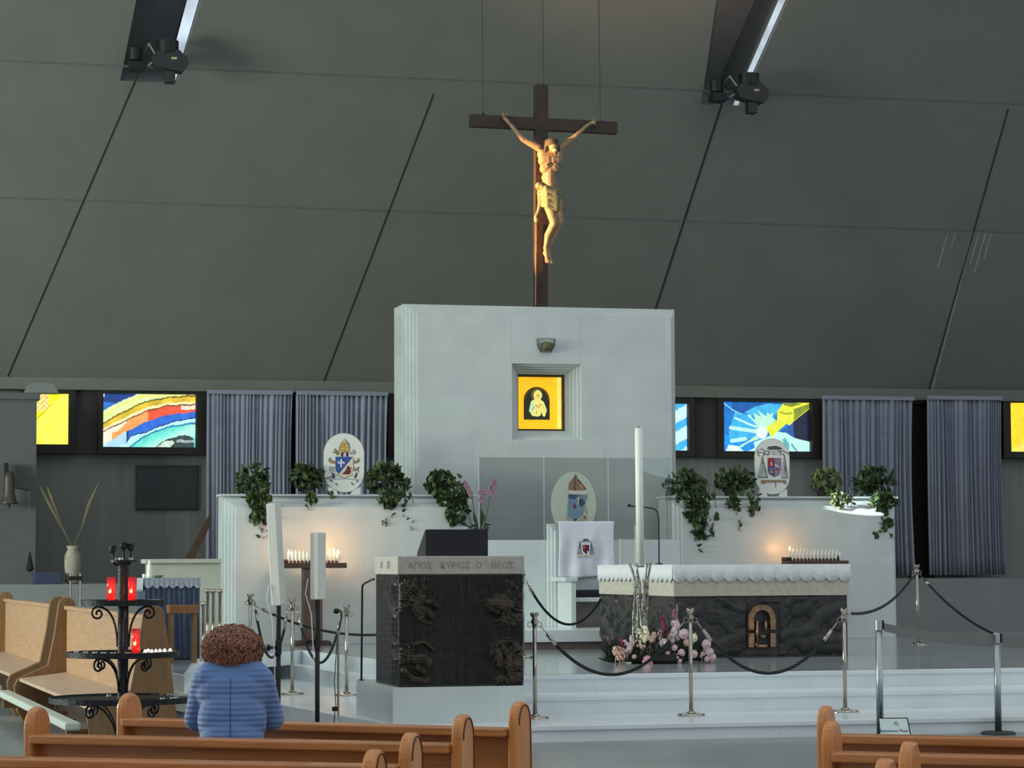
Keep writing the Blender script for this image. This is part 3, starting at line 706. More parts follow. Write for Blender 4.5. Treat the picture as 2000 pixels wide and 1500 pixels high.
# ------------------------------------------------------------------ lectern
ul, vl, wl, dl = 4.86, 24.04, 1.25, 1.15
t = sthing('lectern_plinth', 'plain white marble block carrying the bronze lectern', 'plinth', 4.80, 23.98, 0)
MB().bx(0, 1.295, 0, 1.9, 0, .50).build('block', MARBLE, t, bevel=.006)
t = sthing('lectern', 'square dark bronze lectern with animal head reliefs and lettered stone top', 'lectern', ul, vl, .50)
zb1, zb2 = 1.57-.5, 1.745-.5
MB().bx(.01, wl-.01, .01, dl-.01, 0, zb1).build('bronze_body', BRONZE, t, bevel=.01)
MB().bx(0, wl, 0, dl, zb1, zb2).build('stone_top', LECST, t, bevel=.008)
def lt(pts): return [(x, y) for x, y in pts]
Z = .000
LO = [ # traced from the front face: x 280..1210, y 390..1205 (winged eagle, lion, ox, angel heads)
 ([(430, 570), (480, 590), (520, 590), (560, 618)], 26, .075), ([(440, 640), (490, 650), (520, 690)], 34, .06), ([(430, 590), (400, 640), (440, 700)], 40, .07), ([(440, 725), (500, 745)], 16, .05),
 ([(960, 610), (1010, 600), (1060, 620)], 48, .085), ([(960, 650), (1010, 670)], 26, .09), ([(1010, 560), (1080, 570), (1120, 620)], 30, .06), ([(990, 730), (1040, 725)], 15, .07), ([(1040, 740), (1080, 745)], 14, .07),
 ([(400, 1010), (450, 1000), (490, 1040)], 44, .085), ([(420, 1070), (460, 1100)], 30, .07), ([(480, 1050), (500, 1060)], 22, .08), ([(400, 900), (460, 880), (530, 940)], 16, .045), ([(320, 1090), (380, 1150), (480, 1165)], 28, .06),
 ([(1010, 960), (1025, 1050)], 40, .085), ([(990, 1010), (985, 1020)], 14, .10), ([(1000, 1062), (1030, 1066)], 15, .09), ([(1060, 930), (1100, 990), (1090, 1060)], 34, .06), ([(960, 980), (975, 920), (1040, 885), (1120, 890), (1170, 940)], 24, .07), ([(1130, 1160), (1190, 1150)], 40, .06)]
random.seed(8)
for (cx_, cy_, a0, a1, r0, r1, nn) in ((470, 640, 190, 262, 60, 250, 20), (440, 600, 160, 230, 70, 200, 14), (1050, 610, -80, 95, 60, 190, 26), (1060, 640, 20, 110, 60, 170, 12), (390, 1040, 175, 262, 40, 150, 14), (1080, 1010, -85, 70, 60, 150, 20), (1060, 1110, -40, 150, 30, 120, 14), (330, 560, 200, 300, 10, 150, 10)):
    for i in range(int(nn*1.7)):
        a = R(a0+(a1-a0)*(i+.5)/(nn*1.7)+random.uniform(-4, 4)); b = a+random.uniform(-.25, .25); rr = r1*random.uniform(.7, 1)
        LO.append(([(cx_+r0*math.cos(a), cy_+r0*math.sin(a)), (cx_+(r0+rr)/2*math.cos((a+b)/2+.08), cy_+(r0+rr)/2*math.sin((a+b)/2+.08)), (cx_+rr*math.cos(b), cy_+rr*math.sin(b))], random.uniform(6, 9.5), random.uniform(.02, .055)))
lh = strokes_h(LO)
def inband(x, y): return (x < 570 or x > 925) and not (775 < y < 850)
def lecf(s, t_):
    x, y = 280+930*s, 390+815*t_
    if not inband(x, y): return .002
    h = lh(x, y); return .002+h*(.62+.55*abs(noise.noise((x*.045, y*.045, 0)))+.35*abs(noise.noise((x*.13, y*.13, 4))))
relief('front_relief', .015, wl-.015, .01, zb1-.005, 190, 165, lecf, BRONZE2, t, 'y', .012)
LS = [([(200, 500), (270, 640)], 12, .06), ([(240, 640), (275, 700)], 14, .05), ([(245, 410), (280, 470)], 12, .05), ([(235, 850), (280, 900)], 12, .05), ([(250, 950), (270, 1010)], 12, .04), ([(225, 590), (270, 680)], 10, .05)]
lsf = strokes_h(LS)
def lecs(s, t_):            # side face: s runs from the front corner (0) backwards
    x, y = 278-168*s, 390+810*t_; return .002+lsf(x, y)*.8
relief('side_relief', .015, dl-.015, .01, zb1-.005, 60, 100, lecs, BRONZE, t, 'x', .012)
INS = mat('carved_letter', (138, 132, 126), .9)
for wd, x in (('ΑΓΙΟΣ', .22), ('ΚΥΡΙΟΣ', .565), ('Ο', .80), ('ΘΕΟΣ', 1.03)):
    textmesh('carved_word', wd, .082, INS, t, (x, -.001, (zb1+zb2)/2-.005), ext=.002)
for wd, y in (('ΙΟ', .78), ('ΙΟΣ', .42)): textmesh('carved_word', wd, .10, INS, t, (-.001, y, (zb1+zb2)/2), rot=(R(90), 0, R(-90)), ext=.002)
# book rest under black cloth
t = sthing('book_rest', 'sloping book rest under a black cloth on the lectern top', 'book rest', ul, vl+.30, 1.745)
x0 = uz(832, 1087, vl+.3)[0]-ul; x1 = uz(952, 1087, vl+.3)[0]-ul; zt0 = uz(900, 1036, vl+.3)[1]-1.745
m = MB(); yz = [(0, 0), (0, zt0), (.03, zt0+.012), (.06, zt0), (.40, .05), (.44, 0)]
m.add([(x0, y, z) for y, z in yz]+[(x1, y, z) for y, z in yz], [tuple(range(6)), tuple(range(11, 5, -1))]+[(i, (i+1) % 6, (i+1) % 6+6, i+6) for i in range(6)])
m.build('rest', mat('black_leather', (26, 27, 32), .6), t, bevel=.006)
m = MB(); m.bx(x0-.004, x1+.004, -.008, -.001, .0, zt0+.01); m.tube([(x0, -.005, .003), (x0-.0, -.005, zt0)], .004); m.build('front_cloth', mat('black_cloth', (36, 37, 43), .9, 0, .1, 9, .2, 120), t, bevel=.003)

# ------------------------------------------------------------------ crucifix
vx = VS+.62
uk, zk0 = uz(1056, 599, vx); zk0 = zs+.006
zk1 = uz(1063, 167, vx)[1]; K_ = zk1-zk0
t = sthing('crucifix', 'tall dark wooden cross with carved crucified figure above the marble slab', 'crucifix', uk, vx, zk0)
t.rotation_euler = Euler((0, R(.35), TH), 'XYZ')
def kx(px, py): a = uz(px, py, vx); return a[0]-uk-(a[1]-zk0)*math.tan(R(.35)), a[1]-zk0
MB().bx(-.105, .105, -.06, .06, 0, K_).build('upright_beam', CROSSW, t, bevel=.008)
xl, zb_l = kx(917, 237); xr, zb_r = kx(1204, 250); zbm = (zb_l+zb_r)/2
m = MB(); hb = .098
m.add([(xl, -.065, zb_l-hb), (xr, -.065, zb_r-hb), (xr, -.065, zb_r+hb), (xl, -.065, zb_l+hb), (xl, .05, zb_l-hb), (xr, .05, zb_r-hb), (xr, .05, zb_r+hb), (xl, .05, zb_l+hb)], [(0, 1, 2, 3), (4, 7, 6, 5), (0, 4, 5, 1), (1, 5, 6, 2), (2, 6, 7, 3), (3, 7, 4, 0)])
m.build('cross_beam', CROSSW, t, bevel=.008)
for px, nm in ((944, 223), (1173, 237), (1062, 167)):
    x, z = kx(px, nm); m = MB(); m.tube([(x-.0, 0, z-.01), (x-.10, 0, z+7.2)], .006, 6); m.ell((x, 0, z), .022); m.build('hanging_wire', mat('steel_wire', (60, 62, 64), .4, .7), t)
# body: one continuous surface
B = MB(); by = -.20
def kp(px, py, y=by): x, z = kx(px, py); return (x, y, z)
sc_ = .0079   # metres per px there
def C(a, b, r1, r2): B.caps(a, b, r1, r2)
neck = kp(1068, 300, -.24)
shL, shR = kp(1046, 292, -.17), kp(1088, 293, -.17)
C(kp(1053, 306, -.20), kp(1083, 305, -.20), .085, .085); C(kp(1055, 318, -.21), kp(1081, 317, -.21), .088, .088)
C(kp(1057, 334, -.21), kp(1077, 334, -.21), .080, .080); C(kp(1060, 350, -.19), kp(1072, 350, -.19), .070, .072)
C(kp(1062, 362, -.19), kp(1072, 362, -.19), .078, .078); C(kp(1058, 378, -.20), kp(1079, 380, -.20), .090, .088)
C(kp(1066, 340, -.2), kp(1067, 372, -.2), .095, .09)
for s_, e, wr, hd in ((shL, kp(1017, 276, -.16), kp(990, 243, -.13), kp(981, 232, -.12)), (shR, kp(1118, 270, -.16), kp(1139, 250, -.13), kp(1150, 242, -.12))):
    C(s_, e, .060, .043); C(e, wr, .046, .026); C(wr, hd, .030, .030)
C(neck, kp(1068, 291, -.28), .045, .05)
C(kp(1069, 287, -.30), kp(1073, 302, -.355), .082, .046)       # bowed head
B.caps(kp(1071.5, 297, -.385), kp(1072.5, 302, -.412), .010, .016); 
# fingers
for base, dirs in ((kp(981, 232, -.12), ((-5, -6), (-3, -9), (-6, -1), (-4, -8), (4, -8))), (kp(1150, 242, -.12), ((8, -5), (9, 0), (8, 4), (9, -3), (4, -7)))):
    for i, (dx, dy) in enumerate(dirs):
        q = (base[0]+dx*sc_, base[1]-.03-.012*i, base[2]-dy*sc_); mid = (base[0]+dx*sc_*.55, base[1]-.05, base[2]-dy*sc_*.55)
        C(base, mid, .013, .012); C(mid, q, .012, .009)
hipL, hipR = kp(1060, 388, -.20), kp(1080, 388, -.19)
kL, kR = kp(1072, 441, -.30), kp(1086, 437, -.27); aL, aR = kp(1060, 486, -.17), kp(1066, 488, -.14)
C(hipL, kL, .090, .058); C(kL, kp(1063, 463, -.22), .060, .055); C(kp(1063, 463, -.22), aL, .055, .032)
C(hipR, kR, .088, .056); C(kR, kp(1076, 463, -.19), .058, .050); C(kp(1076, 463, -.19), aR, .050, .030)
C(aL, kp(1060, 510, -.25), .036, .030); C(kp(1058, 497, -.2), kp(1063, 514, -.26), .034, .022); C(aR, kp(1068, 511, -.20), .032, .024)
for i in range(5): C(kp(1057+3.0*i, 511, -.26), kp(1057.5+3.2*i, 518, -.27), .011, .009)
# ribs and pectorals
for i in range(4):
    for s_ in (-1, 1): B.tube([kp(1067+s_*3, 312+i*5.5, -.302), kp(1067+s_*9, 314+i*6, -.290), kp(1067+s_*14, 311+i*6, -.25)], .010, 6)
B.build('carved_body', SKIN, t, remesh=.011, sm=2)
m = MB(); m.ell(kp(1068.5, 285, -.285), (.104, .106, .082)); m.caps(kp(1058, 290, -.28), kp(1056, 304, -.26), .030, .02); m.caps(kp(1080, 290, -.28), kp(1084, 302, -.26), .030, .02)
random.seed(4)
for k in range(60):
    a = random.uniform(0, 6.28); b = random.uniform(-.4, 1.4); p = kp(1068.5, 286, -.275)
    m.ell((p[0]+.098*math.cos(a)*math.cos(b), p[1]+.098*math.sin(a)*math.cos(b), p[2]+.074*math.sin(b)), .017, 6, 4)
m.build('carved_hair', HAIRD, t, remesh=.010, sm=1)
m = MB(); p = kp(1068.5, 283, -.28)
for k in range(3): m.tube([(p[0]+.098*math.cos(2*math.pi*i/28), p[1]+.098*math.sin(2*math.pi*i/28), p[2]+.008*math.sin(i*1.7+k*2)+.01*k) for i in range(29)], .009, 6)
m.build('thorn_crown', HAIRD, t)
# face details
m = MB(); m.caps(kp(1073, 304, -.375), kp(1074, 311, -.36), .034, .014); m.build('carved_beard', HAIRD, t, smooth=True)
m = MB()
for dx in (-3.4, 3.4): m.ell(kp(1071.5+dx, 297.5, -.392), (.011, .008, .005), 8, 5)
m.tube([kp(1067, 296, -.39), kp(1072, 296.6, -.402), kp(1077, 296, -.39)], .006, 5)
m.build('closed_eyes', HAIRD, t, smooth=True)
# loincloth: wrapped folds, knot and hanging end
m = MB()
for i in range(11):
    f = i/10; y0 = 366+34*f
    a = kp(1046+2*f, y0+2, -.15); b = kp(1057+3*f, y0+6+3*f, -.30-.02*math.sin(i*2)); c = kp(1075+2*f, y0+13+2*f, -.31); d = kp(1091+5*f, y0+10+3*f, -.17); e = kp(1070, y0+4, -.07)
    m.tube([a, b, c, d, e, a], .036+.006*math.sin(i*2.3), 8)
m.ell(kp(1045, 367, -.22), (.055, .06, .06)); m.ell(kp(1050, 370, -.25), (.04, .05, .05)); 
m.tube([kp(1049, 380, -.2), kp(1048, 400, -.2), kp(1046, 415, -.18), kp(1041, 428, -.16)], [.05, .035, .03, .035], 8)
m.ell(kp(1043, 432, -.16), (.040, .035, .05)); m.tube([kp(1042, 420, -.16), kp(1039, 430, -.16), kp(1043, 440, -.16)], .015, 6); m.tube([kp(1049, 420, -.15), kp(1052, 428, -.15)], .018, 6)
m.build('loincloth', LOIN, t, remesh=.012, sm=1)
m = MB(); m.tube([kp(1044.5, 440, -.09), kp(1043, 598, -.09)], .010, 6)
for i in range(26): m.ell(kp(1044.5, 441+i*2.0, -.09), .013, 6, 4)
m.build('beaded_cord', mat('rope_cord', (150, 110, 84), .5, .2), t)

# ------------------------------------------------------------------ crests
def crest(px0, px1, py0, py1, v, zbase, lab, ops, base, box, res, body, name='crest', round_=None):
    """stadium or oval glass plate on a little foot; ops traced in the pixel frame box = (x0,y0,w,h) covering px range"""
    u0, zt = uz(px0, py0, v); u1, zb = uz(px1, py1, v); uc, w, h = (u0+u1)/2, u1-u0, zt-zb
    t = sthing(name, lab, 'crest', uc, v, zbase); z0 = zb-zbase
    if round_ == 'oval': poly = arc(0, z0+h/2, w/2, 0, 360, 48, h/2)[:-1]
    else: poly = arc(0, zt-zbase-w/2, w/2, 0, 180, 20)+arc(0, z0+w/2*.95, w/2, 180, 360, 20, w/2*.95)
    m = MB(); m.prism(poly, -.02, .02); m.build('glass_plate', body, t, bevel=.006)
    m = MB(); m.tube([(x, -.012, z) for x, z in poly+[poly[0]]], .006, 6); m.build('plate_rim', mat('plate_rim', (120, 128, 120), .2, .3), t)
    if z0 > .02:
        for s_ in (-1, 1):
            m = MB(); m.add([(s_*w*.40, -.05, 0), (s_*w*.40, .05, 0), (s_*w*.40, .05, z0+h*.10), (s_*w*.40, -.05, z0+h*.10), (s_*w*.16, -.05, 0), (s_*w*.16, .05, 0), (s_*w*.20, .05, z0+.02), (s_*w*.20, -.05, z0+.02)], [(0, 1, 2, 3), (4, 7, 6, 5), (0, 4, 5, 1), (3, 2, 6, 7), (0, 3, 7, 4), (1, 5, 6, 2)])
            m.build('foot', GEMB, t)
    else: MB().bx(-w*.42, w*.42, -.06, .06, 0, z0+.05+h*.03).build('foot', STEPM, t)
    bx0, by0, bw, bh = box
    def fn(s, q): return paint(bx0+bw*s, by0+bh*q, ops, None)
    painted('painted_arms', w, h, res, int(res*h/w), fn, colmat('painted_crest', .5), t, -.024, -w/2, z0)
OP1 = [('P', [(560, 228), (480, 330), (440, 420), (450, 500), (660, 505), (675, 420), (650, 330)], (60, 66, 60)), ('P', [(555, 240), (490, 330), (450, 420), (456, 505), (650, 510), (664, 410), (630, 340)], (188, 156, 78)),
  ('P', [(555, 240), (520, 300), (600, 300)], (206, 208, 196)), ('L', [(470, 440), (560, 430), (650, 440)], 7, (214, 196, 140)), ('L', [(556, 310), (560, 500)], 6, (150, 118, 50)), ('O', (610, 370, 14, 14), (236, 230, 210)),
  ('P', [(345, 430), (390, 450), (480, 555), (440, 560), (340, 480)], (128, 122, 66)), ('L', [(320, 510), (390, 530), (410, 570)], 13, (128, 122, 66)),
  ('P', [(750, 440), (800, 510), (760, 560), (660, 555), (700, 500)], (130, 142, 140)), ('L', [(740, 470), (740, 550)], 6, (214, 220, 214)),
  ('P', [(490, 510), (640, 510), (640, 600), (480, 600)], (66, 44, 60)), ('P', [(540, 520), (590, 520), (590, 600), (530, 600)], (220, 190, 194)),
  ('P', [(265, 615), (290, 680), (370, 700), (370, 760), (270, 745), (216, 690), (240, 630)], (150, 126, 84)), ('P', [(840, 620), (885, 690), (850, 730), (750, 755), (750, 690), (810, 690)], (140, 124, 96)),
  ('P', [(370, 610), (740, 605), (740, 900), (690, 1000), (550, 1060), (430, 980), (370, 890)], (212, 206, 186)), ('P', [(370, 610), (735, 610), (440, 970), (370, 890)], (44, 82, 152)),
  ('P', [(485, 640), (505, 690), (495, 830), (478, 830), (465, 690)], (232, 236, 240)), ('L', [(420, 710), (440, 740)], 12, (232, 236, 240)), ('L', [(530, 715), (548, 745)], 12, (232, 236, 240)), ('L', [(445, 745), (530, 740)], 6, (232, 236, 240)),
  ('P', [(615, 790), (670, 820), (700, 930), (650, 985), (510, 970), (590, 880)], (104, 44, 44)), ('L', [(690, 830), (740, 900)], 16, (170, 150, 130)), ('L', [(740, 640), (740, 790), (770, 850)], 7, (110, 104, 90)),
  ('L', [(250, 830), (350, 830), (290, 880), (350, 920)], 11, (122, 140, 142)), ('L', [(255, 840), (260, 930)], 9, (122, 140, 142)), ('P', [(290, 930), (340, 970), (370, 1030), (340, 1070), (300, 1050)], (60, 64, 84)),
  ('L', [(760, 840), (790, 900), (850, 820)], 12, (96, 92, 84)), ('L', [(845, 820), (845, 930)], 9, (96, 92, 84)), ('P', [(800, 930), (830, 960), (800, 1060), (755, 1050)], (70, 62, 74)),
  ('L', [(330, 960), (550, 1060), (750, 980)], 7, (140, 142, 130)), ('P', [(190, 1040), (300, 1010), (300, 1040), (170, 1070)], (110, 120, 120)), ('L', [(170, 1080), (560, 1070), (850, 1090)], 9, (160, 166, 168)),
  ('L', [(265, 1100), (310, 1130)], 13, (90, 98, 104)), ('L', [(375, 1170), (410, 1195)], 13, (84, 92, 98)), ('L', [(705, 1160), (740, 1190)], 14, (84, 92, 98)), ('L', [(815, 1130), (830, 1100)], 13, (110, 112, 100))]
crest(632, 711, 846, 962, 37.3, ZL, 'oval white crest plate with a blue shield and mitre on the left wall', OP1, None, (128, 112, 842, 1245), 150, GEMB)
TG = (84, 100, 100)
OP2 = [('P', [(440, 310), (480, 260), (560, 250), (630, 240), (720, 260), (800, 300), (790, 330), (520, 335)], (66, 80, 76)), ('P', [(500, 450), (560, 350), (680, 345), (760, 430), (780, 470)], (196, 196, 196)),
  ('L', [(300, 320), (350, 330), (400, 370), (500, 370)], 11, TG), ('L', [(500, 380), (470, 460), (410, 440), (380, 400), (360, 480)], 12, TG), ('L', [(240, 400), (350, 405), (380, 400)], 9, TG), ('L', [(235, 330), (230, 440), (270, 490)], 9, TG),
  ('L', [(700, 350), (760, 380), (780, 460)], 10, TG), ('L', [(760, 370), (830, 360), (900, 400), (950, 440)], 10, TG), ('L', [(830, 430), (860, 500)], 12, TG), ('L', [(600, 390), (620, 450)], 18, (170, 160, 140)),
  ('P', [(440, 510), (800, 510), (800, 820), (760, 940), (620, 1000), (480, 930), (440, 840)], (226, 228, 226)), ('P', [(455, 525), (620, 525), (620, 750), (455, 750)], (136, 40, 56)), ('P', [(455, 525), (600, 525), (540, 600), (455, 640)], (160, 56, 60)),
  ('P', [(620, 525), (780, 530), (780, 820), (740, 930), (620, 990)], (136, 118, 144)), ('P', [(455, 750), (620, 750), (620, 990), (490, 920), (455, 850)], (70, 76, 108)),
  ('L', [(540, 640), (545, 700)], 18, (220, 190, 190)), ('P', [(500, 770), (600, 770), (580, 830), (500, 830)], (104, 110, 146)), ('P', [(500, 850), (560, 840), (600, 870), (560, 890), (500, 880)], (190, 150, 110)), ('L', [(650, 700), (690, 730)], 26, (190, 180, 206)), ('L', [(680, 780), (700, 820)], 20, (110, 60, 80)), ('L', [(660, 850), (740, 860)], 16, (170, 130, 140)), ('L', [(640, 640), (700, 680), (770, 640)], 16, (110, 112, 140)),
  ('L', [(330, 500), (450, 1000)], 11, TG), ('L', [(330, 500), (230, 990)], 6, TG), ('L', [(340, 560), (270, 980)], 5, TG), ('L', [(345, 640), (350, 980)], 7, TG), ('L', [(350, 700), (300, 980)], 6, TG), ('L', [(380, 750), (400, 980)], 6, TG), ('L', [(240, 990), (450, 1000)], 12, TG),
  ('L', [(850, 520), (780, 1000)], 6, TG), ('L', [(860, 520), (930, 1000)], 8, TG), ('L', [(860, 600), (860, 1000)], 7, TG), ('L', [(860, 700), (820, 1000)], 6, TG), ('L', [(870, 700), (900, 1000)], 6, TG), ('L', [(780, 1000), (930, 1010)], 10, TG),
  ('P', [(300, 1060), (880, 1050), (900, 1140), (860, 1160), (800, 1110), (420, 1120), (360, 1160), (290, 1130)], (150, 128, 94)), ('L', [(635, 1110), (642, 1230)], 10, (110, 110, 104))]
crest(1473, 1542, 857, 966, 37.3, ZR, 'clear glass crest plate with a red shield and tassels on the right wall', OP2, None, (160, 75, 815, 1325), 130, GEMB)
OP3 = [('P', [(735, 240), (780, 360), (960, 580), (880, 620), (560, 600), (570, 440), (680, 330)], (132, 100, 76)), ('P', [(735, 240), (700, 300), (680, 680), (740, 690)], (90, 74, 66)), ('L', [(790, 380), (950, 570)], 16, (84, 54, 44)), ('L', [(840, 480), (900, 560)], 16, (190, 130, 104)),
  ('P', [(570, 600), (1000, 610), (990, 700), (570, 690)], (190, 188, 172)), ('P', [(560, 690), (1000, 690), (950, 880), (890, 1130), (800, 1190), (600, 1190), (530, 1120)], (104, 128, 146)), ('P', [(560, 680), (860, 700), (780, 760), (700, 800), (560, 770)], (48, 70, 110)), ('P', [(800, 740), (880, 770), (950, 880), (850, 960), (790, 900)], (44, 62, 92)),
  ('L', [(790, 720), (785, 900)], 11, (196, 186, 130)), ('L', [(740, 770), (840, 780)], 8, (196, 186, 130)), ('P', [(700, 870), (745, 940), (720, 1010), (665, 990), (665, 920)], (96, 48, 60)), ('P', [(560, 790), (660, 810), (640, 880), (560, 880)], (90, 120, 160)),
  ('L', [(530, 1190), (650, 1300), (720, 1340)], 34, (150, 148, 124)), ('L', [(720, 1340), (950, 1180)], 40, (150, 148, 124)), ('P', [(640, 1200), (770, 1200), (710, 1300)], (60, 76, 96)), ('L', [(920, 1160), (950, 1200)], 22, (100, 92, 76)), ('L', [(950, 950), (980, 1100)], 20, (150, 146, 120))]
crest(1075, 1165, 920, 1048, 35.45, zb_, 'round clear glass crest with blue arms standing behind the draped chair', OP3, None, (160, 190, 1050, 1400), 120, GOV, round_='oval')

# ------------------------------------------------------------------ electric candle racks
FL = mat('flame_glow', (255, 170, 70), .5, 0, .02, emis=26); FLW = mat('dull_bulb', (200, 204, 196), .3, 0, .05)
def rack(px0, px1, pyb, v, lab, lit, stand):
    u0, zb = uz(px0, pyb, v); u1, _ = uz(px1, pyb, v); w = u1-u0
    t = sthing('candle_rack', lab, 'candle rack', u0, v, ZP); z = zb-ZP
    m = MB(); m.bx(0, w, -.02, .30, z, z+.075); m.bx(0, w*.10, .12, .30, z+.075, z+.13); m.bx(w*.88, w*.90, .1, .2, z+.075, z+.15); m.bx(0, w*.9, .12, .30, z+.075, z+.11)
    m.build('tray', DARKW, t, bevel=.004)
    m = MB(); m.bx(stand[0]*w, stand[1]*w, .03, .25, .07, z); m.bx(stand[0]*w+.04*w, stand[0]*w+.05*w, .02, .03, .07, z); m.build('stand', MIDW, t, bevel=.004)
    m = MB(); m.prism([(stand[0]*w-.14, 0), (stand[1]*w+.14, 0), (stand[1]*w+.10, .07), (stand[0]*w-.10, .07)], -.04, .34); m.build('base', DARKW, t)
    proto = {}
    for row in (0, 1):
        for i in range(14):
            x = w*(.085+.79*i/13)+(-.0 if row == 0 else .012); y = .04+.15*row; zz = z+.075+.035*row; L = (row, i) in lit
            if L not in proto:
                c = MB().lathe([(.009, 0), (.010, .03), (.013, .035), (.014, .10), (.011, .125)], 10).build('electric_candle', WAX, t, smooth=True)
                MB().lathe([(.006, .125), (.017, .143), (.016, .155), (.003, .185)] if L else [(.005, .125), (.008, .137), (.002, .158)], 10).build('bulb', FL if L else FLW, c, smooth=True); proto[L] = c
            else:
                c = proto[L].copy(); COL.objects.link(c); c.parent = t
                for k in [q for q in COL.objects if q.parent == proto[L]]: d = k.copy(); COL.objects.link(d); d.parent = c
            c.location = (x, y, zz)
            if L:
                l = bpy.data.lights.new('candle_light', 'POINT'); l.energy = 4.5; l.color = (1, .45, .12); l.shadow_soft_size = .02
                lo = bpy.data.objects.new('candle_light', l); COL.objects.link(lo); lo.location = S(u0+x, v+y+.06, ZP+zz+.16)
rack(555, 677, 1110, 36.25, 'electric candle rack on a wooden stand against the left marble wall', {(0, 0), (0, 13), (1, 12)}, (.32, .62))
rack(1540, 1657, 1105, 36.3, 'electric candle rack with one lit candle behind the altar by the right wall', {(1, 0)}, (.36, .64))
# ------------------------------------------------------------------ hanging plants
def leafset(mb, p, n, size, dirn=None, spread=.03):
    for _ in range(n):
        L = size*random.uniform(.65, 1.25); W = L*.42
        a = random.uniform(0, 6.28); q = Vector(p)+Vector((random.gauss(0, spread), random.gauss(0, spread), random.gauss(0, spread)))
        E = Euler((random.uniform(-.9, .9)+R(70), random.uniform(-.6, .6), a)).to_matrix().to_4x4()
        M = Matrix.Translation(q) @ E
        mb.add([(0, 0, 0), (W*.8, L*.12, .012), (W, L*.42, .02), (W*.5, L*.8, .01), (0, L*1.05, -.02), (-W*.5, L*.8, .01), (-W, L*.42, .02), (-W*.8, L*.12, .012), (0, L*.5, -.012)],
               [(0, 1, 2, 8), (8, 2, 3, 4), (8, 4, 5, 6), (0, 8, 6, 7)], M)
def plant(lab, cl, vines, v, zbase, pot, n, seed, gm=GREEN, size=.10):
    """cl: clusters (px,py,rx,ry,weight); vines: pixel polylines"""
    random.seed(seed); u0, z_ = uz(pot[0], pot[1], v)
    t = sthing('trailing_plant', lab, 'plant', u0, v, zbase, 'trailing plants on the marble walls')
    k = 1/128.0
    m = MB(); m.lathe([(.085, 0), (.125, .16), (.13, .17), (.115, .17)], 20); m.build('pot', SOIL, t, smooth=False)
    m = MB(); A = sum(c[4] for c in cl)
    for (px, py, rx, ry, wt) in cl:
        for i in range(int(n*wt/A)):
            a = random.uniform(0, 6.28); rr = math.sqrt(random.random()); b = random.uniform(-.13, .15)*(1-.3*rr)
            u, z = uz(px+rx*rr*math.cos(a), py+ry*rr*math.sin(a), v)
            zz = z-zbase; y = b*(1 if zz > .0 else .2)-(.0 if zz > .02 else .40)
            leafset(m, (u-u0, y-.05, zz-.03), 1, size, spread=.005)
    for L in vines:
        for i in range(len(L)-1):
            ns = max(2, int(math.hypot(L[i+1][0]-L[i][0], L[i+1][1]-L[i][1])/7))
            for q in range(ns):
                px, py = [L[i][j]+(L[i+1][j]-L[i][j])*q/ns for j in (0, 1)]; u, z = uz(px, py, v)
                leafset(m, (u-u0+random.uniform(-.05, .05), -.42, z-zbase-.04), 1, size*.95, spread=.01)
    m.build('foliage', gm, t, smooth=True)
    m = MB()
    for L in vines:
        pts = [(0+random.uniform(-.05, .05), -.05, .19)]
        for i, (px, py) in enumerate(L): u, z = uz(px, py, v); pts.append((u-u0, -.20 if i == 0 and z > zbase else -.41, max(z-zbase, .16) if i == 0 else z-zbase))
        m.tube(pts, .006, 5)
    for q in range(8):
        a = q*.8; m.tube([(.03*math.cos(a), .03*math.sin(a), .15), (.1*math.cos(a), .1*math.sin(a), .32)], .005, 5)
    m.build('stems', STEMM, t)
VP = 37.32
plant('full trailing plant at the left end of the left marble wall', [(492, 943, 32, 36, 5), (497, 982, 20, 22, 2), (500, 1012, 20, 14, 1)], [[(500, 985), (522, 1005), (520, 1030), (503, 1050)], [(485, 985), (482, 1010), (497, 1030), (505, 1043)], [(497, 1047), (515, 1047)]], VP, ZL, (495, 960), 250, 11, GREEN)
plant('short spiky trailing plant between the tall candle column and the blue crest', [(598, 934, 34, 26, 5), (600, 975, 10, 12, .4)], [[(600, 960), (599, 985), (603, 1003)], [(625, 955), (630, 966), (643, 972)]], VP, ZL, (603, 955), 170, 12, GREEN)
plant('bushy trailing plant right of the blue crest, at the edge of the marble slab', [(752, 938, 38, 34, 5), (748, 975, 20, 20, 1.6), (790, 950, 10, 12, .4)], [[(750, 985), (757, 1005), (742, 1020), (747, 1033)], [(782, 968), (781, 1005), (802, 1038)], [(785, 970), (797, 985)]], VP, ZL, (755, 958), 270, 13, GREEN)
plant('round dense trailing plant above the lectern', [(868, 956, 36, 36, 6), (880, 1000, 22, 26, 2.4), (850, 940, 18, 16, 1)], [[(885, 1000), (880, 1018), (872, 1026)], [(890, 1020), (908, 1024), (935, 1036)], [(880, 1010), (893, 1028)]], VP, ZL, (868, 958), 330, 14, DKGREEN if False else GREEN)
plant('longest trailing plant at the left end of the right marble wall', [(1338, 955, 40, 38, 6), (1342, 1000, 24, 26, 3), (1350, 1035, 14, 20, 1.2), (1308, 950, 8, 16, .4)], [[(1345, 1010), (1340, 1045), (1352, 1065), (1348, 1082)], [(1368, 1000), (1368, 1030), (1385, 1048)], [(1378, 1005), (1384, 1016)]], VP, ZR, (1345, 955), 330, 15, GREEN)
plant('trailing plant left of the red tasselled crest with a few hanging leaves', [(1432, 938, 38, 24, 5), (1415, 985, 14, 12, .7), (1455, 990, 8, 18, .5)], [[(1418, 970), (1424, 995), (1432, 1020), (1437, 1043)], [(1440, 965), (1455, 985), (1462, 1000)], [(1455, 960), (1468, 982)]], VP, ZR, (1427, 958), 190, 16, GREEN)
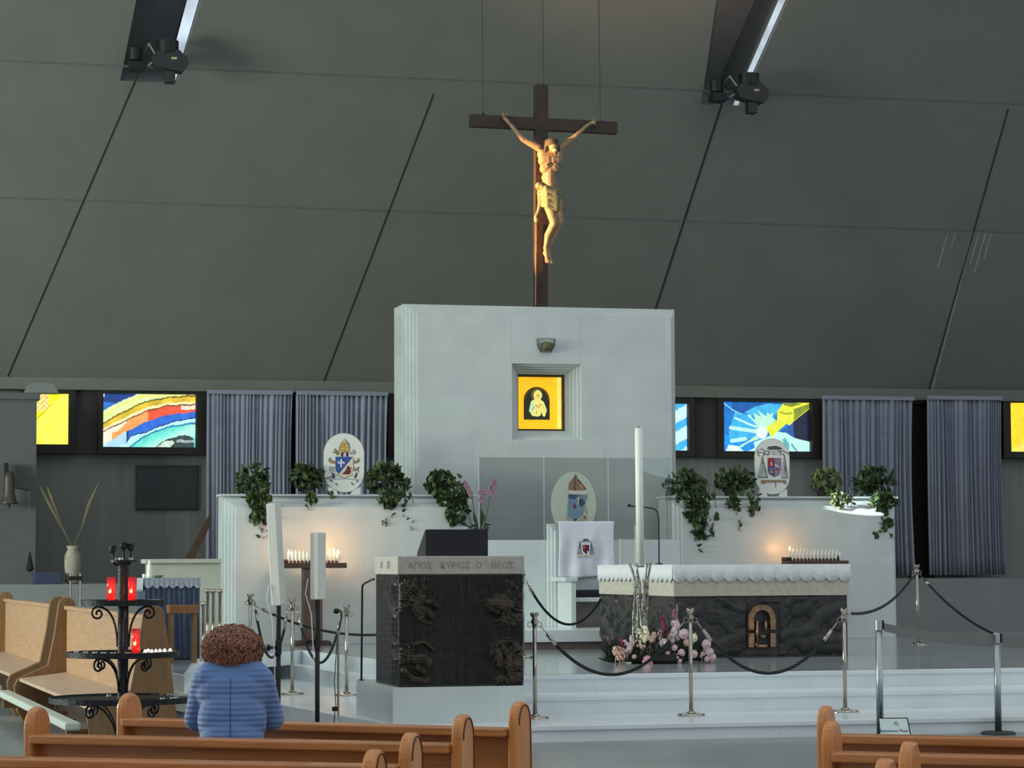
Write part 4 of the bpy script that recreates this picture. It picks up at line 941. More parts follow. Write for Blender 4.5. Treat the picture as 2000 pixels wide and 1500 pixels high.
plant('small pale-leaved trailing plant right of the red tasselled crest', [(1612, 940, 30, 24, 4), (1620, 975, 18, 18, 1.5)], [[(1618, 985), (1612, 998)], [(1640, 975), (1645, 990)]], VP, ZR, (1608, 958), 180, 17, GREEN2)
plant('full trailing plant at the right end of the right marble wall', [(1706, 945, 38, 32, 6), (1706, 985, 24, 18, 2), (1710, 1025, 10, 14, .5)], [[(1700, 990), (1708, 1020), (1712, 1038)], [(1705, 1030), (1718, 1045), (1729, 1052)], [(1700, 1035), (1688, 1050), (1682, 1046)]], VP, ZR, (1706, 958), 290, 18, GREEN)

# orchid on the marble backdrop
random.seed(21); uo, _ = uz(938, 1040, 35.45)
t = sthing('potted_orchid', 'potted pink orchid with three flower spikes behind the lectern', 'orchid', uo, 35.45, zb_)
MB().lathe([(.045, 0), (.06, .10), (.062, .11), (.05, .11)], 18).build('pot', WHITEP, t)
def op(px, py, y=0): u, z = uz(px, py, 35.45); return (u-uo, y, z-zb_)
m = MB()
for L, wd in (([(935, 1036), (928, 1015), (924, 998)], .028), ([(938, 1036), (943, 1012), (939, 990)], .038), ([(942, 1034), (950, 1025), (960, 1024)], .028), ([(944, 1034), (952, 1032), (956, 1030)], .02), ([(930, 1036), (910, 1026), (895, 1022)], .012)):
    a, b, c = [Vector(op(*p)) for p in L]; d = (c-a).cross(Vector((0, 1, 0))).normalized()*wd
    m.add([a, b-d+Vector((0, -.01, 0)), c, b+d+Vector((0, -.01, 0)), b], [(0, 1, 4), (1, 2, 4), (2, 3, 4), (3, 0, 4)])
o = m.build('leaves', DKGREEN, t); o.modifiers.new('s', 'SOLIDIFY').thickness = .006
for L, fl_ in (([(936, 1036), (926, 1000), (922, 975), (912, 950)], [(908, 943), (911, 949), (914, 955), (917, 961), (920, 966)]), ([(938, 1036), (939, 990), (941, 970), (940, 960)], [(938, 962), (942, 966), (940, 972), (938, 978), (944, 960)]),
    ([(943, 1036), (950, 1010), (957, 970), (964, 942)], [(966, 938), (963, 943), (961, 948), (958, 954), (965, 950), (956, 960), (961, 964)])):
    q = MB(); q.tube([op(*p) for p in L], .006, 6); st = q.build('flower_spike', DARKW, t)
    q = MB()
    for p in fl_:
        c = Vector(op(p[0], p[1], -.01))
        for k in range(5):
            a = k*1.257+random.random(); q.ell((c.x+.022*math.cos(a), -.01-.01*random.random(), c.z+.022*math.sin(a)), (.018, .008, .018), 8, 5)
    q.build('blossoms', mat('dusty_pink', (148, 108, 124), .7, 0, .3, 30), st)

# ------------------------------------------------------------------ paschal candle and flowers
up, _ = uz(1252, 1290, 28.9)
t = sthing('candle_stand', 'tall openwork silver stand holding the paschal candle beside the altar', 'candle stand', up, 28.9, ZP)
def pz(py): return uz(1252, py, 28.9)[1]-ZP
z1, z2, z3 = pz(1100), pz(1160), pz(1225)
SILV = mat('cast_silver', (150, 150, 142), .3, .9, .45, 26, .9, 40); random.seed(31)
m = MB(); m.lathe([(.20, 0), (.20, .03), (.12, .06), (.09, .10), (.07, .12)], 24); m.build('base', SILV, t, smooth=False)
m = MB()
for k in range(9):
    a = k*6.283/9+.2; pts = []; rs = []
    for i in range(13):
        f = i/12; r_ = .075+.035*math.sin(f*9+k)*.25+(.055*max(0, (f-.72)/.28)**1.6)+.03*(1-f)**3
        aa = a+.35*math.sin(f*4+k*1.3); pts.append((r_*math.cos(aa), r_*math.sin(aa), .10+(z1-.10)*f)); rs.append(.018*(1-.45*f)+.004*math.sin(i*2+k))
    m.tube(pts, rs, 7)
for z in (z2, z3, .35): m.tube([(.078*math.cos(i*.4488), .078*math.sin(i*.4488), z+.012*math.sin(i*2.2)) for i in range(15)], .014, 6)
for _ in range(26):
    a = random.uniform(0, 6.28); m.ell((.08*math.cos(a), .08*math.sin(a), random.uniform(.2, z2)), random.uniform(.012, .02), 6, 4)
m.build('branching_shaft', SILV, t, smooth=True)
MB().lathe([(.045, pz(1108)), (.05, pz(1106)), (.05, pz(1104))], 20).build('candle_cup', SILV, t)
t = sthing('paschal_candle', 'tall white paschal candle standing in the silver stand', 'candle', up, 28.9, ZP+pz(1103.5)+.002)
MB().lathe([(.046, 0), (.046, pz(838)-pz(1104)), (.040, pz(838)-pz(1104)+.004)], 28).build('wax_shaft', WAX, t, smooth=True)
t.rotation_euler = Euler((0, R(-.25), TH), 'XYZ')
MB().tube([(0, 0, pz(838)-pz(1104)), (.003, 0, pz(838)-pz(1104)+.03)], .004, 6).build('wick', BLACK, t)

uf, _ = uz(1285, 1300, 28.35)
t = sthing('flower_arrangement', 'floor arrangement of pink roses, snapdragons and greenery below the paschal candle', 'flower arrangement', uf, 28.35, ZP)
def fp(X, Y, y=0.0): u, z = uz(1180+X/9.09, 1180+Y/9.09, 28.35); return (u-uf, y, z-ZP)
MB().lathe([(.30, 0), (.34, .04), (.34, .10), (.30, .11)], 24).build('low_bowl', SOIL, t)
random.seed(33); m = MB()
for _ in range(900):
    a = random.uniform(-3.14, 3.14); X = random.uniform(80, 1800); top = 560-180*math.exp(-((X-1150)/340)**2)+abs(X-1000)*.25; Y = random.uniform(top, 1120 if 250 < X < 1700 else 1080)
    p = fp(X, Y); y = random.uniform(-.32, .30)*(1-abs(X-950)/1300); d = Vector((p[0]*.5+random.uniform(-.2, .2), y*.8+random.uniform(-.2, .1), random.uniform(.05, .5))).normalized()
    L = random.uniform(.06, .15); s_ = d.cross(Vector((random.uniform(-1, 1), 1, .2))).normalized()*.010; P0 = Vector((p[0], y, max(p[2], .02)))
    m.add([P0-s_*.5, P0+d*L*.5-s_, P0+d*L, P0+d*L*.5+s_, P0+s_*.5], [(0, 1, 2, 3, 4)])
for (X0, Y0, X1, Y1) in ((150, 1160, 420, 1060), (100, 1090, 420, 1040), (1880, 1160, 1500, 1080), (1820, 1120, 1600, 1020), (600, 560, 640, 800), (700, 700, 640, 900), (60, 1130, 500, 1100)):
    a, b = Vector(fp(X0, Y0, -.15)), Vector(fp(X1, Y1, -.1)); a.z = max(a.z, .02); b.z = max(b.z, .03)
    for i in range(26):
        q = a.lerp(b, i/26); sd = Vector((random.uniform(-.3, .3), -.4, random.uniform(.2, 1))).normalized()*.07; w_ = Vector((.008, 0, 0)); m.add([q-w_, q+sd, q+w_], [(0, 1, 2)])
    m.tube([a, b], .005, 5)
m.build('greenery', DKGREEN, t)
def rose(X, Y, r_, mt, y=-.30):
    q = MB(); c = Vector(fp(X, Y, y)); k = r_/9.09/168
    for ring, (rr, n_, tilt) in enumerate(((.25, 4, .1), (.55, 6, .5), (.95, 8, 1.0))):
        for i in range(n_):
            a = i*6.283/n_+ring*.5; d = Vector((math.cos(a), 0, math.sin(a))); p = c+d*k*rr*.62+Vector((0, .02*ring-.02, 0))
            q.ell(p, (k*(.22+.17*ring), k*(.10+.04*ring), k*(.22+.17*ring)), 10, 6)
    q.ell(c+Vector((0, -.018, 0)), (k*.25, k*.35, k*.25), 8, 5); q.build('rose', mt, t, smooth=True)
for a in ((650, 1000, 92, ROSEP), (930, 680, 74, PINK), (1240, 850, 62, PINK), (1150, 930, 54, PINK), (1340, 670, 60, PEACH), (1450, 590, 70, CREAMP), (1680, 700, 78, PINK), (1460, 870, 64, PINK), (1120, 760, 50, PINK), (1290, 520, 84, PINK), (1740, 840, 70, PINK), (1790, 930, 60, PINK), (1200, 990, 50, PINK), (1000, 860, 38, PEACH), (410, 920, 36, PEACH), (1690, 960, 46, PINK)): rose(*a)
def spike(L, wd, n_, mt, y=-.22):
    q = MB(); pts = [Vector(fp(*p, y)) for p in L]
    for i in range(n_):
        f = i/(n_-1)*(len(pts)-1); k = min(int(f), len(pts)-2); p = pts[k].lerp(pts[k+1], f-k); r_ = wd/9.09/168*(1-.35*i/n_)
        for j in range(4):
            a = random.uniform(0, 6.28); q.ell(p+Vector((r_*.7*math.cos(a), r_*.6*math.sin(a), random.uniform(-.01, .01))), (r_*.55, r_*.5, r_*.6), 7, 5)
    q.tube([pts[0]-Vector((0, -.05, .12)), pts[0]], .006, 5); q.build('flower_spike', mt, t, smooth=True)
for a in (([(980, 500), (970, 360), (930, 220)], 50, 16, MAG), ([(1140, 240), (1140, 140), (1145, 100)], 36, 8, mat('dusty_rose', (150, 90, 108), .7)), ([(1130, 640), (1150, 500), (1170, 380), (1150, 310)], 92, 16, PINK),
    ([(640, 640), (650, 500), (620, 400)], 58, 14, CREAMP), ([(560, 600), (520, 440)], 34, 8, CREAMP), ([(740, 640), (780, 520)], 60, 9, PEACH), ([(860, 600), (900, 470)], 40, 8, PEACH), ([(1020, 560), (1040, 480)], 30, 6, PEACH),
    ([(330, 820), (400, 680), (390, 560)], 52, 11, PINK), ([(320, 720), (250, 640)], 40, 7, PINK), ([(240, 700), (190, 620)], 34, 6, MAG), ([(120, 880), (70, 830)], 40, 6, PEACH), ([(190, 960), (90, 760)], 50, 10, PEACH), ([(240, 930), (180, 760)], 46, 9, PEACH),
    ([(560, 760), (530, 640)], 34, 7, CREAMP), ([(600, 740), (480, 730)], 34, 7, PEACH), ([(1640, 900), (1700, 800)], 46, 8, PINK), ([(1800, 1000), (1810, 860)], 34, 7, PINK), ([(280, 830), (230, 780)], 36, 6, PEACH), ([(1500, 560), (1510, 520)], 30, 4, PEACH)): spike(*a)

# ------------------------------------------------------------------ rope barrier
def stanchion(loc, h, lab, base=True, hooks=2):
    t = thing('rope_stanchion', lab, 'stanchion', loc, random.uniform(-.3, .3), 'chrome rope stanchions'); k = h/1.03
    MB().lathe([(.140, 0), (.140, .012), (.13, .022), (.05, .030), (.03, .045)], 30).build('base', CHROME, t)
    MB().lathe([(.0205, .03), (.0205, h-.07)], 18).build('post', CHROME, t, smooth=True)
    m = MB(); m.lathe([(.0205, h-.10), (.034, h-.095), (.034, h-.06), (.022, h-.05), (.03, h-.03), (.042, h-.012), (.035, h), (.012, h-.004)], 18)
    for i in range(4): a = i*1.571+.4; m.ell((.034*math.cos(a), .034*math.sin(a), h-.004), (.013, .013, .02), 8, 5)
    m.build('crown', CHROME, t)
    m = MB()
    for i in range(2):
        a = math.pi*i; m.tube([(.03*math.cos(a)+.022*math.cos(b)*math.cos(a)+.0, .022*math.cos(b)*0, h-.10+.024*math.sin(b)-.01) for b in [k_*.5236 for k_ in range(13)]], .004, 5)
    m.build('ring', CHROME, t) if False else None
    for i in range(2):
        a = math.pi*i; q = MB(); q.tube([((.045+.024*math.cos(b))*math.cos(a), 0, h-.105+.026*math.sin(b)) for b in [k_*.5236 for k_ in range(13)]], .004, 5); q.build('ring', CHROME, t)
    return t
random.seed(5)
def std(px, yt, yb, z, lab, D=None):
    b = G(px, yb, z) if D is None else Dp(px, yt, D); b.z = z; top = Dp(px, yt, b.y).z; stanchion(b, top-z, lab); return b, top
sA = std(1045, 1199, 1404, .155, 'chrome rope stanchion just right of the lectern on the lowest step')
sB = std(1350, 1190, 1398, .155, 'chrome rope stanchion on the lowest step in front of the flowers')
sC = std(1651, 1190, 1391, .155, 'chrome rope stanchion on the lowest step before the altar right corner')
sD = std(1793, 1104, 1259, ZP, 'chrome rope stanchion on the platform in front of the black doorway')
sE = std(571, 1171, 1357, .155, 'chrome rope stanchion between the two white column speakers')
sF = std(677, 1182, 1359, .155, 'chrome rope stanchion beside the microphone stand, left of the lectern')
sG = std(489, 1161, 0, .155, 'chrome rope stanchion above the curly haired person, left of the white column', D=32.2)
ROPES = 'black velvet ropes of the barrier'
def rope(a, b, sag, lab, e0=True, e1=True, mid=None):
    a = Vector(a); b = Vector(b); t = thing('barrier_rope', lab, 'rope', a, 0, ROPES)
    def at_(f): p = (b-a)*f; p.z -= 4*sag*f*(1-f); return p
    f0, f1 = .0, 1.0; L = (b-a).length; e = min(.10, .22/max(L, .1))
    m = MB(); m.tube([at_(f0+e+(f1-f0-2*e)*i/30) for i in range(31)], .0165, 10); m.build('rope_body', ROPE, t, smooth=True)
    for (s_, k, on) in ((0, e, e0), (1, 1-e, e1)):
        if on:
            q = MB(); p0, p1 = at_(s_), at_(k); d = (p1-p0); q.tube([p0+d*.45, p0+d*1.04], .019, 10); q.tube([p0, p0+d*.5], .006, 6); q.build('end_clip', CHROME, t, smooth=True)
def tp(s, dz=-.12, dx=0): return (s[0].x+dx, s[0].y, s[1]+dz)
rope(tp(sA, dx=.06), tp(sB, dx=-.06), .50, 'long black rope sagging in front of the flowers')
rope(tp(sB, dx=.06), tp(sC, dx=-.06), .52, 'long black rope sagging in front of the altar base')
rope(tp(sC, -.04, .04), tp(sD, -.14, -.05), .16, 'black rope rising from the altar corner to the platform stanchion')
eE = S(16.5, 30.8, ZP+.70)
rope(tp(sD, -.14, .05), (7.7, 30.6, ZP+.91), .84, 'black rope running down right behind the retractable belts')
stanchion(Vector((7.75, 30.6, ZP)), 1.03, 'chrome rope stanchion outside the right edge of the picture')
rope(tp(sG, -.10, .05), tp(sE, -.12, -.05), .62, 'black rope between the stanchion above the curly haired person and the next one')
rope(tp(sE, -.10, .05), tp(sF, -.10, -.05), .60, 'black rope hanging between the two stanchions left of the lectern')
hid = S(7.75, 30.6, ZP); hs = stanchion(hid, 1.03, 'chrome rope stanchion hidden behind the lectern'); hid2 = S(9.62, 33.15, ZP)
rope(tp(sG, -.14, .06), (hid.x-.05, hid.y, ZP+.93), .50, 'longest black rope sagging behind the white columns towards the lectern')
rope((hid.x+.05, hid.y, ZP+.93), (hid2.x, hid2.y, ZP+.93), .56, 'black rope sagging between the lectern and the altar')
stanchion(hid2, 1.03, 'chrome rope stanchion hidden behind the altar')
# retractable belt posts
def belt_post(loc, h, lab):
    t = thing('belt_post', lab, 'barrier post', loc, 0, 'steel belt barrier posts')
    MB().lathe([(.17, 0), (.17, .012), (.15, .028), (.04, .034)], 30).build('base', mat('cast_base', (60, 62, 60), .5, .5), t)
    MB().lathe([(.033, .03), (.033, h-.10)], 24).build('post', STEEL, t, smooth=True)
    MB().lathe([(.036, h-.10), (.036, h-.005), (.030, h)], 24).build('belt_head', STEEL, t, smooth=False)
    MB().bx(.025, .048, -.02, .02, h-.095, h-.008).build('belt_slot', BLACK, t); return t
bA = Dp(1716, 1210, 24.15); bB = G(1950, 1434, 0); zA, zB = bA.z, Dp(1950, 1236, bB.y).z
belt_post((bA.x, bA.y, 0), zA, 'steel belt post beside the small white sign'); belt_post((bB.x, bB.y, 0), zB, 'steel belt post near the right edge behind the right pew')
def belt(a, b, w0, w1, lab):
    a = Vector(a); b = Vector(b); t = thing('retractable_belt', lab, 'belt', a, 0, 'grey barrier belts'); vs = []; n = 20
    for i in range(n+1):
        p = (b-a)*(i/n); p.z -= .10*4*(i/n)*(1-i/n)*.3; w_ = w0+(w1-w0)*i/n; vs += [(p.x, p.y, p.z), (p.x, p.y-.003-w_*.2, p.z-w_)]
    m = MB(); m.add(vs, [(2*i, 2*i+2, 2*i+3, 2*i+1) for i in range(n)]); o = m.build('webbing', mat('grey_webbing', (112, 112, 112), .8, 0, .06, 50), t); o.modifiers.new('s', 'SOLIDIFY').thickness = .003
belt((bA.x+.05, bA.y, zA-.035), (bB.x-.04, bB.y, zB-.01), .075, .125, 'wide grey belt between the two steel posts')
belt((bB.x+.05, bB.y, zB-.015), (bB.x+1.6, bB.y+.5, zB-.02), .125, .10, 'grey belt leaving the right steel post out of the picture')
belt_post((bB.x+1.64, bB.y+.5, 0), 1.02, 'steel belt post outside the right edge of the picture')
# small sign on the floor
a = Dp(1750, 1398, 23.9)
t = thing('floor_sign', 'small pale framed sign with handwritten words at the foot of a steel post', 'sign', (a.x, a.y, 0), R(2))
tl = .10
m = MB(); m.add([(-.148, -.0, 0), (.152, 0, 0), (.128, tl, .222), (-.142, tl, .222), (-.148, .02, 0), (.152, .02, 0), (.128, tl+.02, .222), (-.142, tl+.02, .222)], [(0, 1, 2, 3), (4, 7, 6, 5), (0, 4, 5, 1), (1, 5, 6, 2), (2, 6, 7, 3), (3, 7, 4, 0)]); m.build('frame', BLACK, t)
m = MB(); m.add([(-.143, -.003, .006), (.140, -.003, .006), (.118, tl-.004, .214), (-.138, tl-.004, .214)], [(0, 1, 2, 3)]); m.build('paper', mat('pale_paper', (206, 222, 222), .7, 0, .03), t)
tf = math.atan2(.222, tl); INK = mat('teal_ink', (54, 84, 100), .8)
textmesh('writing', 'Batyonous Pluso', .040, INK, t, (-.012, .042, .105), rot=(tf, 0, 0), ext=.001)
m = MB(); m.tube([(.012+.016*math.cos(i*.5236), .072+.006*0+.0, .168+.018*math.sin(i*.5236)) for i in range(13)], .0028, 5); m.tube([(.02, .066, .156), (.034, .064, .150)], .0028, 5); m.tube([(.012, .072, .176), (.012, .07, .160)], .002, 5); m.build('emblem', INK, t)

# ------------------------------------------------------------------ column speakers, microphones
def column_speaker(px0, px1, pyt, pyb, D, lab, lean, yaw):
    a = Dp((px0+px1)/2, pyb, D); top = Dp((px0+px1)/2, pyt, D).z; t = thing('column_speaker', lab, 'loudspeaker', (a.x, a.y, 0), 0, 'white column speakers'); h = top-a.z
    M = Matrix.Translation((0, 0, a.z)) @ Matrix.Rotation(R(lean), 4, 'Y') @ Matrix.Rotation(R(yaw), 4, 'Z')
    MB().bx(-.047, .047, -.045, .06, 0, h, M).build('speaker_column', WHITEP, t, bevel=.008)
    MB().lathe([(.020, .04), (.020, a.z-.35)], 14).build('lower_pole', BLACK, t, smooth=True)
    q = MB(); q.lathe([(.027, a.z-.42), (.027, a.z-.30), (.021, a.z-.29), (.021, a.z+.03)], 14); q.tube([(0, 0, a.z-.36), (-.075, -.02, a.z-.36)], .012, 8); q.ell((-.085, -.02, a.z-.36), (.02, .03, .03)); q.build('upper_pole', BLACK, t)
    MB().lathe([(.20, 0), (.20, .02), (.05, .04)], 28).build('base', BLACK, t)
    MB().tube([(-.08, -.03, a.z+.18), (-.10, -.04, a.z+.05), (-.05, -.035, a.z-.12), (-.03, -.03, a.z-.5), (-.028, -.03, a.z-1.0)], .005, 6).build('cable', WHITEP, t)
column_speaker(532, 556, 983, 1183, 22.2, 'taller white column speaker on a black pole, nearer the curly haired person', -3.2, -22)
column_speaker(609, 631, 1040, 1171, 22.2, 'shorter white column speaker on a black pole in front of the left candle rack', 0, -38)
a = Dp(661, 1192, 23.6)
t = thing('microphone_stand', 'slim chrome stand with a bent black microphone left of the lectern', 'microphone stand', (a.x, a.y, 0), 0)
MB().lathe([(.12, 0), (.12, .02), (.02, .03), (.0105, .04), (.0105, 1.02), (.014, 1.03), (.014, 1.06)], 20).build('stand', CHROME, t)
zt = a.z; MB().tube([(0, 0, 1.05), (.012, 0, 1.12), (.026, 0, zt-.08), (.028, 0, zt-.03), (.016, -.01, zt-.002), (.0, -.02, zt+.002)], .0075, 8).build('gooseneck', BLACK, t)
MB().ell((-.018, -.025, zt-.006), (.030, .026, .026)).build('microphone', BLACK, t, smooth=True)
q = MB(); q.bx(-.055, .0, -.05, -.012, .33, .37); q.tube([(-.03, -.03, .33), (-.05, -.02, .02)], .004); q.tube([(-.02, -.03, .36), (-.035, -.03, .6), (-.01, -.013, .98)], .004); q.build('cable_box', BLACK, t)
a = G(703, 1329, .5); a.x += .015; t = thing('black_handrail', 'thin black rail standing on the marble block and bent to the lectern', 'rail', (a.x, a.y, .502), 0)
zr = Dp(705, 1140, a.y).z-.5; MB().tube([(0, 0, 0), (.008, 0, zr-.05), (.012, 0, zr-.02), (.03, -.01, zr), (.09, -.05, zr+.03), (.135, -.10, zr+.045)], .011, 10).build('rail', BLACK, t)
MB().lathe([(.03, 0), (.03, .008)], 14).build('base', BLACK, t)
a = Dp(1284, 1000, 34.3)      # microphone at the altar
u_, z_ = uz(1287, 1100, 32.3); t = sthing('altar_microphone', 'thin black gooseneck microphone standing on the altar cloth', 'microphone', u_, 32.3, 1.645+.012)
def mp(px, py): u, z = uz(px, py, 32.3); return (u-u_, 0, z-1.657)
q = MB(); q.tube([(0, 0, 0), mp(1287, 1050), mp(1286.5, 1010), mp(1284, 1000), mp(1278, 994), mp(1262, 991), mp(1244, 990), mp(1232, 988)], .009, 8); q.lathe([(.05, 0), (.05, .012), (.012, .02)], 14); q.build('gooseneck', BLACK, t)
MB().ell(mp(1229, 987.5), (.026, .022, .022)).build('microphone_head', BLACK, t, smooth=True)
u_, _ = uz(1211, 1100, 31.2); t = sthing('acrylic_stand', 'clear acrylic book stand on the left end of the altar', 'book stand', u_, 31.2, 1.657)
q = MB(); q.bx(0, .34, 0, .008, 0, .33); q.build('acrylic_panel', GLASS, t); q = MB(); q.bx(-.003, .004, -.003, .01, 0, .33); q.bx(.2, .206, -.003, .01, 0, .5); q.bx(-.003, .34, -.06, 0, 0, .008); q.build('acrylic_edge', GEDGE, t)
# ------------------------------------------------------------------ pews
def prof_panel(name, prof, x0, x1, m, t, bev=.01):
    q = MB(); n = len(prof)
    q.add([(x0, y, z) for y, z in prof]+[(x1, y, z) for y, z in prof], [tuple(range(n)), tuple(range(2*n-1, n-1, -1))]+[(i, (i+1) % n, (i+1) % n+n, i+n) for i in range(n)])
    return q.build(name, m, t, bevel=bev)
ENDP = [(-.095+.085*(1-math.cos(a)), .905+.095*math.sin(a)) for a in [math.pi*i/14 for i in range(15)]]+[(.085, .62), (.14, .52), (.44, .47), (.46, .40), (.42, 0), (-.10, 0)]
def pew(a, b, lab, slot=False):
    a, b = Vector(a), Vector(b); L = (b-a).length; rz = math.atan2(b.y-a.y, b.x-a.x)
    t = thing('pew', lab, 'pew', (a.x, a.y, 0), rz, 'orange oak pews')
    for x in (0, L-.05):
        p = prof_panel('end_panel', ENDP, x, x+.05, PEWE, t, .012)
        q = MB(); q.tube([(x-.001 if x == 0 else x+.051, y*.72+.0, z*.985+.0) for y, z in ENDP[:16]], .0035, 5); q.build('routed_line', mat('groove', (70, 42, 24), .7), p)
    MB().bx(.05, L-.05, -.125, .015, .835, .875).build('top_rail', PEW, t, bevel=.008)
    MB().bx(.05, L-.05, -.020, .010, .60, .835).build('back_panel', PEW, t)
    MB().bx(.05, L-.05, -.012, .008, .46, .58).build('lower_back_panel', PEW, t)
    MB().bx(.05, L-.05, .0, .44, .425, .46).build('seat', PEW, t, bevel=.008)
    MB().bx(.05, L-.05, .30, .33, .10, .20).build('foot_rail', PEW, t, bevel=.005)
    if slot: MB().bx(L-.50, L-.34, -.024, -.018, .725, .75).build('book_slot', mat('slot_black', (24, 16, 12), .8), t)
def ends(pl, pr, yl, yr):       # from end-panel tops at height 1.0
    A = Dp(pl[0], pl[1], 10); k = .65/(H-A.z); a = Vector((A.x*k, 10*k)); B = Dp(pr[0], pr[1], 10); k = .65/(H-B.z); return a, Vector((B.x*k, 10*k))
def pewpx(pl, pr, lab, slot=False, L=None, ang=None):
    if pl is None or pr is None:
        A = Dp(*(pl or pr), 10); k = .65/(H-A.z); P0 = Vector((A.x*k, 10*k)); d = Vector((math.cos(R(ang)), math.sin(R(ang))))*L
        a, b = (P0, P0+d) if pr is None else (P0-d, P0)
    else: a, b = ends(pl, pr, 0, 0)
    d = (b-a).normalized()*.0
    pew((a.x, a.y, 0), (b.x, b.y, 0), lab, slot)
pewpx((247, 1353), (1026, 1370), 'front left orange oak pew, the one before the person in the blue jacket', True)
pewpx((66, 1380), (916, 1395), 'second left orange oak pew, whose back rail crosses behind the person in blue')
pewpx(None, (816, 1430), 'third left orange oak pew, its rail crossing the lower left edge', L=2.25, ang=-17)
pewpx(None, (746, 1463), 'nearest left orange oak pew, only its rounded end top showing', L=2.2, ang=-16)
pewpx((1604, 1378), None, 'front right orange oak pew, its end post tallest at the right', L=2.2, ang=-22)
pewpx((1614, 1407), None, 'second right orange oak pew, its end just behind the tallest right post', L=2.2, ang=-22)
pewpx((1764, 1447), None, 'third right orange oak pew with a rounded end post in mid rail', L=2.2, ang=-22)
pewpx((1716, 1480), None, 'nearest right orange oak pew, only the end post top showing', L=2.2, ang=-22)
# pale high-backed benches at the left
BP = [(-.10, 1.25), (-.08, 1.30), (-.02, 1.33), (.05, 1.32), (.09, 1.27), (.13, .95), (.20, .60), (.52, .46), (.56, .38), (.52, .10), (.46, 0), (-.24, 0), (-.20, .45)]
def bench(a, b, lab):
    a, b = Vector(a), Vector(b); L = (b-a).length
    t = thing('high_backed_bench', lab, 'bench', (a.x, a.y, 0), math.atan2(b.y-a.y, b.x-a.x), 'pale high-backed benches by the candle stand')
    for x in (0, L-.06): prof_panel('end_panel', BP, x, x+.06, PEWFE, t, .012)
    def board(name, prof, m): prof_panel(name, prof, .06, L-.06, m, t, .004)
    board('backrest', [(-.06, .50), (-.025, 1.20), (.0, 1.20), (-.0, .50)][::-1], PEWF)
    board('top_rail', [(-.06, 1.195), (-.06, 1.235), (.03, 1.235), (.03, 1.195)], PEWF)
    board('seat', [(-.06, .46), (.0, .52), (.50, .46), (.50, .425), (-.06, .42)], mat('seat_oak', (178, 154, 132), .45, 0, .1, 3))
    k = MB(); k.bx(.05, L-.1, .60, .74, .27, .34); k.build('kneeler_pad', mat('white_vinyl', (178, 188, 178), .45, 0, .06, 3), t, bevel=.02)
    for x in (.25, L/2, L-.35): q = MB(); q.bx(x, x+.06, .35, .70, .16, .27); q.build('kneeler_bracket', PEWFE, t, bevel=.006)
    MB().bx(.06, L-.06, .10, .13, .12, .40).build('front_apron', DARKW, t)
bench((-3.08, 22.0), (-4.87, 28.0), 'pale high-backed oak bench with white kneeler behind the iron candle stand')
bench((-5.12, 28.9), (-6.9, 34.9), 'pale high-backed oak bench cut by the left edge of the picture')
bench((-2.95, 26.2), (-1.5, 23.0), 'x') if False else None

